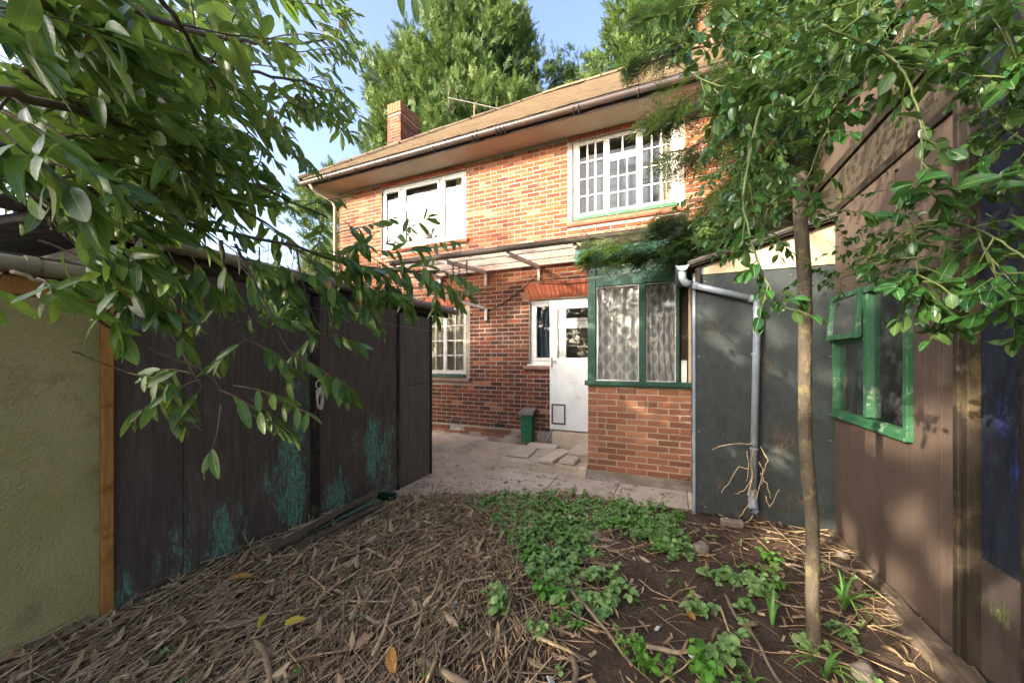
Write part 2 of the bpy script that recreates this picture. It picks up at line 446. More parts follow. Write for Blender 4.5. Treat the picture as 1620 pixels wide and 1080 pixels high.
M['plinth'] = g.end(g.bsdf(c, .95, .1, g.bump(g.noise(p, 40, 6, .7), .6, .015)))
# soil
g = G('garden_soil'); p = g.pos()
c = g.mix(g.map(g.noise(p, 6, 7, .7), .3, .7), (.080, .054, .038), (.135, .093, .064))
c = g.mix(g.map(g.noise(p, 1.3, 4, .6), .5, .7, 0, .6), c, (.18, .125, .085))
c = g.mix(g.map(g.voro(p, 55), .0, .35, .6, 0), c, (.03, .02, .015))
M['soil'] = g.end(g.bsdf(c, .95, .12, g.bump(g.math('ADD', g.noise(p, 30, 8, .75), g.math('MULTIPLY', g.voro(p, 40), .5)), .9, .03)))
M['ground'] = m_plain('far_ground', (.07, .075, .03), (.09, .07, .04), .95, .1, .7, .5, 12)
# sheds
M['felt'] = m_board('black_brown_board', (0.0728, 0.0533, 0.0390), (0.1066, 0.0806, 0.0598), (0.1430, 0.3770, 0.2470),
    [((-2.85, 2.02, .55), (1., .55, 1.25)), ((-2.85, 1.5, .15), (1., .75, .85)), ((-2.85, 1.0, .0), (1., .4, .5)), ((-2.85, 2.45, .1), (1., .5, .7)), ((-2.85, 3.0, .4), (1., .65, 1.1)), ((-2.85, 3.2, .0), (1., .5, .6)), ((-2.85, 1.2, 1.7), (1., .4, .3))], sp=.5)
M['shed_door'] = m_board('black_brown_door', (0.0935, 0.0748, 0.0572), (0.1320, 0.1100, 0.0858), None, sp=.35)
M['olive'] = m_plain('olive_felt', (0.3875, 0.3313, 0.1250), (0.4750, 0.3937, 0.1750), .95, .1, 2.2, 1., 75, dirt=(.22, .16, .10), dirt_amt=.5, bdist=.012)
M['orange'] = m_plain('orange_timber', (0.4830, 0.2300, 0.0517), (0.3450, 0.1495, 0.0345), .7, .3, 5, .3, 30, grain=(14, 14, 1), dirt=(.10, .05, .02), dirt_amt=.75)
M['oldwood'] = m_plain('weathered_timber', (0.1360, 0.1000, 0.0680), (0.0720, 0.0520, 0.0360), .85, .2, 3, .4, 25, grain=(12, 12, 1.5), dirt=(.035, .028, .02), dirt_amt=.6)
M['sleeper'] = m_plain('weathered_sleeper', (0.1600, 0.1200, 0.0840), (0.0800, 0.0600, 0.0400), .9, .2, 4, .6, 20, grain=(9, 1.2, 9), dirt=(.04, .03, .02), dirt_amt=.8)
M['darkwood'] = m_plain('dark_timber', (0.0330, 0.0242, 0.0165), (0.0176, 0.0132, 0.0094), .8, .25, 3, .4, 25, grain=(14, 14, 1.5), dirt=(.16, .12, .06), dirt_amt=.5)
M['brownboard'] = m_board('brown_board', (0.0794, 0.0552, 0.0406), (0.1018, 0.0725, 0.0544), None, streak=(75, 75, 1.0), speck=(.40, .37, .32), sp=.4, bump=.12, gain=1.5, galpha=.35)
M['rawwood'] = M['oldwood']
M['greenboard'] = m_board('slate_green_board', (.031, .039, .039), (.046, .054, .053), (.14, .10, .065),
    [((.35, 3.83, 1.75), (.25, .5, .22)), ((.95, 3.83, .75), (.3, .5, .35)), ((1.0, 3.83, .25), (.35, .5, .2)), ((.4, 3.83, .3), (.3, .5, .3)), ((.7, 3.83, .0), (1.2, .5, .28)), ((.75, 3.83, 1.4), (.2, .5, .5))], streak=(9, 9, 5.0), gain=1.25, galpha=.3, sp=.34, alg_gain=.7, bump=.15)
M['navy'] = m_board('navy_door_paint', (0.0080, 0.0112, 0.0192), (0.0160, 0.0208, 0.0320), (.03, .045, .19),
    [((1.27, 2.24, .70), (.5, .09, .14)), ((1.27, 2.14, 1.0), (.5, .06, .2)), ((1.27, 2.2, 1.25), (.5, .12, .2))], streak=(18, 18, 3), sp=.22, alg_gain=.9)
M['worn'] = m_board('worn_door_paint', (0.0638, 0.0495, 0.0435), (0.0435, 0.0330, 0.0285), (.17, .22, .06), [((1.27, 2.2, .42), (.5, .2, .12))], streak=(12, 12, 4), sp=.35)
M['cream'] = m_plain('cream_panel', (.50, .42, .28), (.44, .36, .235), .75, .25, 2.5, .1, 50, dirt=(.28, .2, .12), dirt_amt=.5)
M['roofbits'] = m_plain('roof_felt', (.10, .095, .09), (.06, .055, .05), .8, .25, 8, .4, 50, dirt=(.25, .22, .18), dirt_amt=.5)
M['corr'] = m_plain('corrugated_roof', (.13, .125, .12), (.08, .075, .07), .8, .25, 6, .3, 40, dirt=(.05, .04, .03), dirt_amt=.8)
M['rope'] = m_plain('pale_rope', (.75, .66, .5), (.6, .5, .37), .9, .1, 30, .5, 200)
M['bark'] = m_plain('sapling_bark', (.135, .108, .078), (.075, .06, .044), .88, .2, 10, .9, 60, grain=(1, 1, .6), dirt=(.22, .20, .08), dirt_amt=.7, bdist=.01)
M['wood'] = m_plain('laurel_bark', (.14, .105, .07), (.09, .068, .045), .8, .25, 14, .4, 60)
M['hstem'] = m_plain('holly_stem', (.13, .17, .05), (.08, .11, .035), .5, .35, 14, .2, 70)
M['yewbark'] = m_plain('yew_bark', (.10, .065, .045), (.06, .04, .03), .9, .15, 10, .4, 40)
M['laurel'] = m_leaf('laurel_leaf', (.028, .078, .013), (.125, .215, .030), (.16, .23, .06), .33, .36, .32, (.26, .36, .12), .05)
M['laurel_old'] = m_leaf('laurel_leaf_brown', (.35, .14, .03), (.50, .27, .07), (.4, .25, .12), .5, .3, .2, (.5, .4, .2), .3, (.5, .3, .05))
M['holly'] = m_leaf('holly_leaf', (0.0104, 0.0478, 0.0125), (0.0437, 0.1352, 0.0250), (.09, .16, .05), .22, .5, .22, (.24, .36, .12), .04, ribw=.05)
M['yew'] = m_leaf('yew_needle', (.007, .021, .006), (.023, .048, .013), None, .45, .4, .18, None)
M['yew_sunlit_tip'] = m_leaf('yew_sunlit_needle', (.10, .18, .03), (.16, .25, .05), None, .45, .4, .3, None)  # sunlit bough tips: the sun's brightness is put into this lighter green
M['leyl'] = m_leaf('conifer_spray', (.020, .052, .012), (.105, .16, .034), None, .6, .25, .22, None, tcol=(.2, .3, .06))
M['shrub'] = m_leaf('shrub_leaf', (.10, .17, .035), (.26, .30, .07), None, .5, .35, .35, None, tcol=(.4, .42, .08))
M['weed'] = m_leaf('weed_leaf', (.20, .36, .10), (.38, .58, .21), (.18, .28, .14), .55, .3, .3, (.2, .34, .15), .5, ribw=.04)
M['weed2'] = m_leaf('weed_leaf_bright', (.09, .27, .03), (.16, .38, .06), None, .5, .3, .35, (.25, .42, .12), .4)
M['blade'] = m_leaf('bulb_leaf', (.07, .20, .03), (.14, .30, .05), None, .35, .45, .3, (.2, .36, .10), .1)
M['litter'] = m_leaf('dead_leaf', (0.2250, 0.1406, 0.0750), (0.4875, 0.3656, 0.2250), None, .8, .2, .1, (.3, .22, .14), .3, (.3, .2, .1))
g = G('dry_twig'); a = g.attr()
c = g.mix(a[2], (.13, .076, .04), (.70, .51, .29))
M['twig'] = g.end(g.bsdf(g.mix(g.map(g.noise(g.pos(), 40, 4), .4, .7, 0, .5), c, (.07, .05, .035)), .85, .2, g.bump(g.noise(g.pos(), 90, 4), .4, .003)))
M['stick'] = m_plain('stick_bark', (.27, .205, .13), (.17, .125, .08), .85, .2, 12, .5, 60, dirt=(.09, .07, .045), dirt_amt=.6)
M['stone'] = m_plain('stone', (.28, .235, .18), (.19, .155, .12), .9, .2, 9, .5, 40, dirt=(.1, .08, .06), dirt_amt=.5)
M['potshard'] = m_plain('terracotta', (.48, .17, .07), (.38, .12, .05), .8, .2, 15, .2, 60)
M['plastic'] = m_plain('white_scrap', (.7, .7, .68), (.6, .6, .58), .5, .4, 10, .1, 50)
M['greenmetal'] = m_plain('green_box_paint', (.012, .11, .05), (.018, .14, .065), .5, .4, 10, .25, 70, dirt=(.05, .08, .05), dirt_amt=.5)
M['greycap'] = m_plain('grey_cap', (.22, .20, .17), (.16, .145, .12), .85, .2, 12, .4, 50)
# ================================================================== brick laying
def brick_tpl(c=.07):
    # unit brick, front face towards -Y, chamfered front edges (c relative to the height)
    V = []
    for (x, z) in ((-1, -1), (1, -1), (1, 1), (-1, 1)): V.append((x * .5, .5, z * .5))
    for (x, z) in ((-1, -1), (1, -1), (1, 1), (-1, 1)): V.append((x * .5, -.42, z * .5))
    for (x, z) in ((-1, -1), (1, -1), (1, 1), (-1, 1)): V.append((x * (.5 - c * .33), -.5, z * (.5 - c)))
    Q = [(0, 1, 5, 4), (1, 2, 6, 5), (2, 3, 7, 6), (3, 0, 4, 7), (4, 5, 9, 8), (5, 6, 10, 9), (6, 7, 11, 10), (7, 4, 8, 11), (8, 9, 10, 11)]
    V = np.array(V, float); A = np.zeros((12, 3))
    return V, np.array(Q), np.zeros((0, 3), int), A
BT = brick_tpl()
_bm_cache = {}
def brick_mesh(tint, mat):
    k = (round(tint * 15), mat.name)
    if k not in _bm_cache:
        mb = MB(); V, Q, T, A = BT
        V = V + rng.uniform(-.012, .012, V.shape) * np.array((.4, .3, 1)); A = A.copy(); A[:, 2] = k[0] / 15
        mb.add(V, Q, a=A); _bm_cache[k] = mb.mesh('brick', mat)
    return _bm_cache[k]
AX = {'x': np.eye(3), 'y': np.array(((0, 1., 0), (-1., 0, 0), (0, 0, 1.))).T, 'y-': np.array(((0, -1., 0), (1., 0, 0), (0, 0, 1.))).T}
def course_bricks(u0, u1, z0, z1, L=.222, h=.063, j=.0105, blocked=(), half=.13, seed=1, tintf=None):
    """stretcher bond with a few snapped headers: list of (u centre, z centre, length, height, tint)"""
    r = np.random.RandomState(seed); out = []
    row = 0; z = z0
    while z + h <= z1 + 1e-4:
        zc = z + h / 2
        segs = [(u0, u1)]
        for (a, b, c, d) in blocked:
            if zc > c and zc < d:
                ns = []
                for (s, e) in segs:
                    if b <= s or a >= e: ns.append((s, e)); continue
                    if a > s: ns.append((s, a - j))
                    if b < e: ns.append((b + j, e))
                segs = ns
        for (s, e) in segs:
            u = s
            g0 = u0 - (L + j) * (.5 if row % 2 else 0)
            k = math.ceil((u - g0) / (L + j) - 1e-6)
            edge = g0 + k * (L + j) - j
            cur = u
            while cur < e - .02:
                if edge <= cur + .02: edge += L + j
                nx = min(edge, e)
                if e - nx < .045: nx = e
                if r.rand() < half and nx - cur > .2:
                    m = cur + (nx - cur) / 2 + r.uniform(-.02, .02)
                    parts = [(cur, m - j / 2), (m + j / 2, nx)]
                else: parts = [(cur, nx)]
                for (p, q) in parts:
                    t = r.beta(2.2, 1.9) if tintf is None else tintf((p + q) / 2, zc, r)
                    out.append(((p + q) / 2 + r.uniform(-.001, .001), zc + r.uniform(-.0015, .0015), q - p, h * r.uniform(.95, 1.02), min(1, max(0, t))))
                cur = nx + j; edge += L + j
        z += h + j; row += 1
    return out
def lay(bricks, plane, depth, parent, mat, axis='x', proud=.006, pick=None, limit=300):
    """bricks on the plane (y = plane for axis x); the LIMIT with the best score become parts of their own"""
    sc = []
    for b in bricks:
        p = (b[0], plane, b[1]) if axis == 'x' else (plane, b[0], b[1])
        sc.append(pick(p) if pick else 0)
    order = sorted(range(len(bricks)), key=lambda i: -sc[i])
    solo = set(i for i in order[:limit] if sc[i] > 0)
    mb = MB(); n = 0
    for i, b in enumerate(bricks):
        off = proud + rng.uniform(-.0015, .0025)
        if axis == 'x': p = np.array((b[0], plane - off + depth / 2 + proud, b[1]))
        elif axis == 'y': p = np.array((plane + off - depth / 2 - proud, b[0], b[1]))
        else: p = np.array((plane - off + depth / 2 + proud, b[0], b[1]))
        if i in solo:
            put('brick', brick_mesh(b[4], mat), p, parent, rot=AX[axis] if axis != 'x' else None, scale=(b[2], depth, b[3]))
        else:
            V, Q, T, A = BT; A = A.copy(); A[:, 2] = b[4]
            W = V * np.array((b[2], depth, b[3])); W = W @ AX[axis].T + p
            mb.add(W, Q, a=A); n += 1
    if n: kind(mb.build('brickwork', mat, parent), 'stuff')

# ================================================================== setting: ground, garden soil, patio
rs = np.random.RandomState(3)
mb = MB(); mb.grid([[(x, y, -.12) for x in (-300, -8, 4, 300)] for y in (-300, -4, 16, 300)], flip=True)
o = mb.build('ground', M['ground']); kind(o, 'structure')
VB = ([-3.2, -2.85, -2.4, -2.1, -1.6, -1.0, .2, .35, 1.4], [2.9, 3.0, 3.12, 3.24, 3.5, 3.80, 3.92, 3.86, 3.86])
def fbm(x, y):
    s = 0
    for k, (fx, fy, ph, am) in enumerate(((1.3, .9, .3, .5), (2.9, 3.7, 1.1, .3), (7.1, 5.3, 2.0, .16), (13.7, 15.1, .7, .1), (29, 23, 1.9, .06), (47, 53, .2, .04))):
        s = s + am * np.sin(fx * x + ph + 1.3 * np.sin(fy * .7 * y + ph)) * np.cos(fy * y + ph * 2 + np.sin(fx * .6 * x))
    return s
def gz(u, v):
    u = np.asarray(u, float); v = np.asarray(v, float)
    z = .018 + .045 * np.clip((u + .6) / 1.8, 0, 1) + .028 * fbm(u, v) + .07 * np.exp(-np.clip(u + 2.85, 0, 9) / .35) * np.clip((3.0 - v) / 1.2, 0, 1)
    e = np.interp(u, *VB) + .09 * fbm(u * 3, v * 3)
    return z * np.clip((e + .25 - v) / .45, .25, 1) - .09 * np.clip((v - e) / .12, 0, 1)
us = np.linspace(-2.86, 1.42, 190); vs = np.linspace(-3.0, 4.05, 260)
UU, VV = np.meshgrid(us, vs)
mb = MB(); mb.grid(np.stack([UU, VV, gz(UU, VV)], -1))
soil = kind(mb.build('garden_soil', M['soil'], smooth=True), 'structure')

mb = MB()
us = np.linspace(-7.2, .95, 110); vs = np.linspace(2.6, 5.83, 60); UU, VV = np.meshgrid(us, vs)
ap = np.clip((-2.98 + .12 * fbm(VV * 4, UU) - UU) / .05, 0, 1) * np.clip((VV - 4.86 - .08 * fbm(UU * 5, VV)) / .05, 0, 1)
ZZ = -.012 + .010 * fbm(UU * 3, VV * 3) + .085 * ap + .03 * np.clip((VV - 5.2) / .5, 0, 1) * (1 - ap)
mb.grid(np.stack([UU, VV, ZZ], -1)); patio = kind(mb.build('patio', M['concrete'], smooth=False), 'structure')
# paving slabs of the front strip
for (u0, u1, v0, v1) in ((-2.02, -1.42, 3.0, 3.92), (-1.41, -.81, 3.0, 3.90), (-.80, -.2, 3.0, 3.88), (-.19, .42, 3.0, 3.86), (.43, .9, 3.0, 3.86),
                         (-2.03, -1.30, 3.93, 4.50), (-1.29, -.56, 3.91, 4.50), (-.55, .17, 3.89, 4.50), (.18, .9, 3.87, 4.5)):
    mb = MB(); t = rs.rand(); zt = rs.uniform(.002, .012)
    mb.box(u0, u1, v0, v1, -.05, zt, .006, t)
    mb.build('paving_slab', M['slab'], patio)

# ================================================================== house
HV = 5.83
house = thing('house', 'two storey red brick house with mossy tiled hipped roof and white windows', 'house', (-2.5, HV, 0))
W1 = (-5.47, -3.46, 3.70, 4.97); W2 = (-1.46, .12, 3.70, 5.0); W3 = (-5.47, -3.46, 1.15, 2.45); KW = (-2.20, -.35, 1.36, 2.47)
holes = [W1, W2, W3, KW]
mb = MB()
def wall_with_holes(mb, u0, u1, z0, z1, y0, y1, holes):
    xs = sorted(set([u0, u1] + [h[i] for h in holes for i in (0, 1)])); zs = sorted(set([z0, z1] + [h[i] for h in holes for i in (2, 3)]))
    for i in range(len(xs) - 1):
        for k in range(len(zs) - 1):
            xc, zc = (xs[i] + xs[i + 1]) / 2, (zs[k] + zs[k + 1]) / 2
            if any(h[0] < xc < h[1] and h[2] < zc < h[3] for h in holes): continue
            mb.box(xs[i], xs[i + 1], y0, y1, zs[k], zs[k + 1])
wall_with_holes(mb, -6.66, 3.4, -.1, 5.1, HV + .006, HV + .25, holes)
mb.box(-6.66, -6.42, HV + .25, 13.4, -.1, 5.1); mb.box(3.16, 3.4, HV + .25, 13.4, -.1, 5.1); mb.box(-6.42, 3.16, 13.15, 13.4, -.1, 5.1)
mb.box(-6.42, 3.16, HV + .25, 13.15, 2.55, 2.75)
wall = mb.build('wall', M['mortar'], house)
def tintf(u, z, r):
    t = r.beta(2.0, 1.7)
    if z < 2.75: t = t * .50 + .02           # lower storey: browner bricks, with the wall's shade also put into the tint
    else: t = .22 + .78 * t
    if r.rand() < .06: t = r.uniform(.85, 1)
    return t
blocked = [(-5.47, -3.46, 3.60, 5.10), (-1.53, .19, 3.60, 5.12), (-5.53, -3.38, 1.02, 2.62), (-2.30, -.2, 1.27, 1.37), (-2.2, -.35, 1.3, 2.47), *[(-2.205 - .15 * (z - 2.47) / .28, -.2, z - .001, z + .03) for z in np.arange(2.47, 2.76, .03)],
           (-3.79, -3.57, .26, .335), (-2.88, -2.65, .26, .335)]
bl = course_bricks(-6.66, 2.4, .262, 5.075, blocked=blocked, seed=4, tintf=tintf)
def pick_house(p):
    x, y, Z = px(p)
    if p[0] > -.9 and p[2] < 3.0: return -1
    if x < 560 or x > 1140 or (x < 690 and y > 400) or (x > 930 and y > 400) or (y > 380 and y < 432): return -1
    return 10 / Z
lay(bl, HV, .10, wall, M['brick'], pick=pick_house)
# shallow arch over the kitchen window, voussoirs fanning out
cx = -1.275; nv = 27
for i in range(nv):
    t0, t1 = i / nv, (i + 1) / nv
    lo0, lo1 = -2.20 + 1.85 * t0, -2.20 + 1.85 * t1
    hi0, hi1 = -2.35 + 2.15 * t0, -2.35 + 2.15 * t1
    e = .005
    zb0 = 2.472 + .02 * math.sin(math.pi * t0); zt = 2.752 + .015 * math.sin(math.pi * t0)
    mb = MB(); y0, y1 = HV - .004 - .003 * rs.rand(), HV + .1
    V = [(lo0 + e, y0, zb0), (lo1 - e, y0, zb0), (hi1 - e, y0, zt), (hi0 + e, y0, zt), (lo0 + e, y1, zb0), (lo1 - e, y1, zb0), (hi1 - e, y1, zt), (hi0 + e, y1, zt)]
    mb.add(V, [(0, 1, 2, 3), (0, 4, 5, 1), (1, 5, 6, 2), (2, 6, 7, 3), (3, 7, 4, 0)], a=(0, 0, rs.rand()))
    mb.build('brick', M['arch'], wall)
# soldier courses over the first floor windows
for (a, b, z0, z1) in ((-5.47, -3.46, 4.974, 5.075), (-1.53, .19, 5.004, 5.085), (-5.53, -3.38, 2.455, 2.615)):
    n = int((b - a) / .0755); mb = MB()
    for i in range(n):
        u = a + (i + .5) * (b - a) / n; V, Q, T, A = BT; A = A.copy(); A[:, 2] = rs.rand()
        mb.add(V * np.array((.065, .10, z1 - z0)) + np.array((u, HV + .046 + rs.uniform(-.002, .002), (z0 + z1) / 2)), Q, a=A)
    kind(mb.build('soldier_course', M['arch'], wall), 'stuff')
# plinth, with two dirty courses showing in places
mb = MB()
P = [[(u, HV - (.075 if k == 0 else .06 if k == 1 else .03 if k == 2 else -.02) + .012 * fbm(u * 6, k * 2.), z) for u in np.linspace(-6.7, -.9, 90)] for k, z in enumerate((-.1, .08, .205, .252))]
mb.grid(P); mb.build('plinth', M['plinth'], wall)
bl = course_bricks(-5.2, -2.05, .095, .24, seed=9, tintf=lambda u, z, r: r.uniform(0, .45))
bl = [b for b in bl if rs.rand() < .8]
lay(bl, HV - .052, .05, wall, M['pbrick'], limit=0)
for (u0, u1) in ((-3.785, -3.575), (-2.875, -2.655)):
    mb = MB(); mb.box(u0, u1, HV - .004, HV + .02, .268, .33, .003)
    for k in range(3): mb.box(u0 + .01, u1 - .01, HV - .012, HV - .002, .275 + k * .019, .284 + k * .019)
    mb.build('air_vent', M['black'], wall)
# sills
def roll_sill(a, b, z, mat, n):
    for i in range(n):
        mb = MB(); u0 = a + (b - a) * i / n + .0012; u1 = a + (b - a) * (i + 1) / n - .0012
        pr = [(HV + .05, z + .05), (HV - .03, z + .045), (HV - .046, z + .02), (HV - .045, z - .008), (HV - .028, z - .03), (HV + .05, z - .04)]
        mb.prism(pr, 0, u0, u1, rs.rand()); mb.build('sill_tile', mat, wall, recalc=True)
roll_sill(-5.5, -3.40, 3.645, M['sill'], 9)
roll_sill(-1.54, .22, 3.645, M['sill'], 8)
roll_sill(-5.5, -3.36, 1.07, M['sill_dark'], 9)
roll_sill(-2.30, -.3, 1.315, M['sill_dark'], 9)
# --- windows
def frame_rect(mb, u0, u1, z0, z1, w, y0, y1, c=.004):
    mb.box(u0, u1, y0, y1, z0, z0 + w, c); mb.box(u0, u1, y0, y1, z1 - w, z1, c)
    mb.box(u0, u0 + w, y0 + .001, y1, z0 + w, z1 - w, c); mb.box(u1 - w, u1, y0 + .001, y1, z0 + w, z1 - w, c)
def pane(win, u0, u1, z0, z1, y, mat='glass', tilt=0.):
    mb = MB(); t1, t2 = rs.uniform(-tilt, tilt, 2)
    cxm, czm = (u0 + u1) / 2, (z0 + z1) / 2
    P = [[(u, y + t1 * (u - cxm) + t2 * (z - czm), z) for u in (u0, u1)] for z in (z0, z1)]
    mb.grid(P); return mb.build('pane', M[mat], win)
def win_part(name='window'):
    o = bpy.data.objects.new(name, None); COL.objects.link(o); o.parent = house; WL[o.name] = WL['house'].copy(); o.location = (0, 0, 0); return o
def room(mb, u0, u1, z0, z1, d=1.2):
    mb.box(u0 - .3, u1 + .3, HV + .3 + d, HV + .35 + d, z0 - .4, z1 + .1)
# first floor left: modern white casement
w = win_part(); y0 = HV + .05
mb = MB(); u0, u1, z0, z1 = W1
frame_rect(mb, u0, u1, z0, z1, .055, y0, y0 + .06)
for u in (-4.955, -4.02): mb.box(u - .04, u + .04, y0 - .002, y0 + .06, z0 + .055, z1 - .055, .004)
mb.box(-4.915, -4.06, y0 - .001, y0 + .06, 4.49, 4.545, .004)
for (a, b, c, d) in ((-5.415, -4.995, 3.755, 4.915), (-4.915, -4.06, 3.755, 4.49), (-4.915, -4.06, 4.545, 4.915), (-3.98, -3.515, 3.755, 4.915)):
    frame_rect(mb, a + .004, b - .004, c + .004, d - .004, .042, y0 - .014, y0 + .03)
    pane(w, a + .04, b - .04, c + .04, d - .04, y0 + .012, tilt=.012)
mb.box(u0 - .02, u1 + .02, HV - .03, y0, 3.672, 3.70, .004)
mb.build('frame', M['white'], w)
# first floor right: old white wooden casements with glazing bars
w = win_part(); u0, u1, z0, z1 = W2
mb = MB(); frame_rect(mb, u0, u1, z0 + .06, z1, .05, y0, y0 + .07); mb.box(-1.46, -1.37, y0 - .012, y0 + .05, 3.76, 5.0, .004); mb.box(.03, .12, y0 - .012, y0 + .05, 3.76, 5.0, .004)
mb.box(-.945, -.895, y0 - .01, y0 + .06, 3.8, 4.95, .004); mb.box(-.455, -.405, y0 - .01, y0 + .06, 3.8, 4.95, .004)
mb.box(-.895, -.455, y0 - .016, y0 + .05, 4.60, 4.66, .004)
mb.build('frame', M['wood_white'], w)
bars = MB()
def lights(w, bars, u0, u1, z0, z1, nu, nz, y, mat='glass_old', b=.022, edge=.02, tilt=.012):
    frame_rect(bars, u0, u1, z0, z1, edge, y - .012, y + .02, .002)
    uu = np.linspace(u0 + edge, u1 - edge, nu + 1); zz = np.linspace(z0 + edge, z1 - edge, nz + 1)
    for x in uu[1:-1]: bars.box(x - b / 2, x + b / 2, y - .011, y + .018, z0 + edge, z1 - edge, .002)
    for k in zz[1:-1]: bars.box(u0 + edge, u1 - edge, y - .0095, y + .017, k - b / 2, k + b / 2, .002)
    for i in range(nu):
        for k in range(nz): pane(w, uu[i] + .006, uu[i + 1] - .006, zz[k] + .006, zz[k + 1] - .006, y + .004, mat, tilt)
lights(w, bars, -1.37, -.945, 3.81, 4.95, 3, 4, y0 + .01)
lights(w, bars, -.895, -.455, 3.81, 4.60, 3, 3, y0 + .01)
lights(w, bars, -.895, -.455, 4.66, 4.95, 2, 1, y0 - .004)
lights(w, bars, -.405, .03, 3.81, 4.95, 3, 4, y0 + .01)
bars.build('glazing_bars', M['wood_white'], w)
mb = MB(); mb.box(u0 + .02, u1 - .02, HV - .025, y0 + .06, 3.70, 3.76, .006); o = mb.build('sill', M['green2'], w); o['label'] = 'faded green window sill'
# ground floor left: old white casements
w = win_part(); u0, u1, z0, z1 = W3
mb = MB(); frame_rect(mb, u0, u1, z0 + .04, z1, .045, y0, y0 + .07)
for u in (-4.70, -3.935): mb.box(u - .02, u + .02, y0 - .01, y0 + .06, z0 + .085, z1 - .045, .004)
mb.build('frame', M['wood_white'], w)
bars = MB()
for (a, b) in ((-5.42, -4.72), (-4.68, -3.955), (-3.915, -3.51)): lights(w, bars, a, b, 1.24, 2.40, 2 if b > -3.6 else 4, 4, y0 + .01, b=.018)
bars.build('glazing_bars', M['wood_white'], w)
mb = MB(); mb.box(u0, u1, HV - .02, y0 + .05, 1.13, 1.19, .005); o = mb.build('sill', M['green'], w); o['label'] = 'dark green window sill'
# kitchen window under the arch
w = win_part(); u0, u1, z0, z1 = KW
mb = MB(); frame_rect(mb, u0, u1, z0 + .02, z1, .06, y0, y0 + .06)
for u in (-1.66, -.98): mb.box(u - .035, u + .035, y0 - .002, y0 + .06, z0 + .08, z1 - .06, .004)
mb.box(-1.625, -1.015, y0 - .001, y0 + .06, 2.03, 2.085, .004)
for (a, b, c, d) in ((-2.14, -1.695, 1.44, 2.41), (-1.625, -1.015, 1.44, 2.03), (-1.625, -1.015, 2.085, 2.41), (-.945, -.41, 1.44, 2.41)):
    frame_rect(mb, a + .004, b - .004, c + .004, d - .004, .05, y0 - .014, y0 + .03)
    pane(w, a + .045, b - .045, c + .045, d - .045, y0 + .012, tilt=.012)
mb.box(u0 - .03, u1 + .03, HV - .03, y0, 1.352, 1.385, .004)
mb.build('frame', M['white'], w)
# rooms behind the glass
mb = MB()
for (a, b, c, d) in holes: room(mb, a, b, c, d)
mb.box(-6.4, 3.1, HV + .26, 9.5, .3, .34); mb.box(-6.4, 3.1, HV + .26, 9.5, 5.04, 5.08); mb.box(-3.0, -2.9, HV + .26, 8, .3, 5.05)
mb.build('room_wall', M['room'], house)
# --- eaves
mb = MB(); mb.box(-7.05, 3.9, 5.36, HV + .02, 5.085, 5.105); mb.box(-7.05, -6.66, HV + .02, 13.8, 5.085, 5.105)
mb.build('soffit', M['soffit'], house)
mb = MB(); mb.box(-7.07, 3.9, 5.335, 5.36, 5.07, 5.20, .004); mb.box(-7.07, -7.045, 5.36, 13.8, 5.07, 5.20, .004); mb.build('fascia', M['gutter'], house)
mb = MB()
def gutter(mb, p0, p1, r, n=9, sag=0.0):
    p0 = np.array(p0, float); p1 = np.array(p1, float); d = unit(p1 - p0); side = unit(np.cross(d, (0, 0, 1)))
    for rr, fl in ((r, False), (r - .004, True)):
        P = []
        for t in np.linspace(0, 1, 14):
            c0 = p0 + (p1 - p0) * t - np.array((0, 0, sag * math.sin(math.pi * t)))
            P.append([c0 + side * rr * math.cos(a) + np.array((0, 0, -rr * math.sin(a))) for a in np.linspace(0, math.pi, n)])
        mb.grid(P, flip=fl)
    for s_ in (-1, 1): mb.tube([p0 + side * s_ * r, p1 + side * s_ * r], .008, 6)
gutter(mb, (-7.1, 5.268, 5.150), (3.9, 5.268, 5.165), .058)
for u in (-6.3, -5.55, -4.75, -3.75, -2.98, -2.9, -2.55, -2.48, -2.41, -1.3, -1.22, -.4, .5):
    mb.tube([(u, 5.268 + .064 * math.cos(a), 5.155 - .066 * math.sin(a)) for a in np.linspace(-.2, math.pi, 9)], .008, 5)
    mb.tube([(u, 5.33, 5.10), (u, 5.27, 5.07)], .007, 4)
mb.build('gutter', M['gutter'], house, smooth=False)
mb = MB(); mb.tube([(-6.86, 5.28, 5.10), (-6.86, 5.36, 5.02), (-6.74, 5.74, 4.90), (-6.72, 5.78, 4.78), (-6.72, 5.78, .1)], .036, 9)
mb.build('downpipe', M['soffit'], house, smooth=True)
# --- roof
E0, ZE, PT = (-7.12, 5.25), 5.205, math.tan(R_(39.2)); RR = 4.02
ridge_z = ZE + RR * PT
mb = MB()
A_, B_, C_, D_ = (-7.12, 5.25, ZE), (3.95, 5.25, ZE), (3.95, 13.85, ZE), (-7.12, 13.85, ZE)
Rl, Rr = (-7.12 + RR, 5.25 + RR, ridge_z), (2.3, 5.25 + RR, ridge_z)
Rl2 = (-7.12 + RR, 13.85 - RR, ridge_z)
V = [A_, B_, C_, D_, Rl, Rr]
mb.add(np.array(V) - np.array((0, 0, .02)), [(0, 1, 5, 4), (2, 3, 4, 5)], [(3, 0, 4), (1, 2, 5)])
roof = mb.build('roof', M['tile'], house)
mb = MB(); gauge, tw = .102, .166
nd = np.array((0, math.sin(R_(39.2)), 0)); sl_ = np.array((0, math.cos(R_(39.2)), math.sin(R_(39.2)))); nn = np.array((0, -math.sin(R_(39.2)), math.cos(R_(39.2))))
L = RR / math.cos(R_(39.2)); k = 0; s_ = 0.
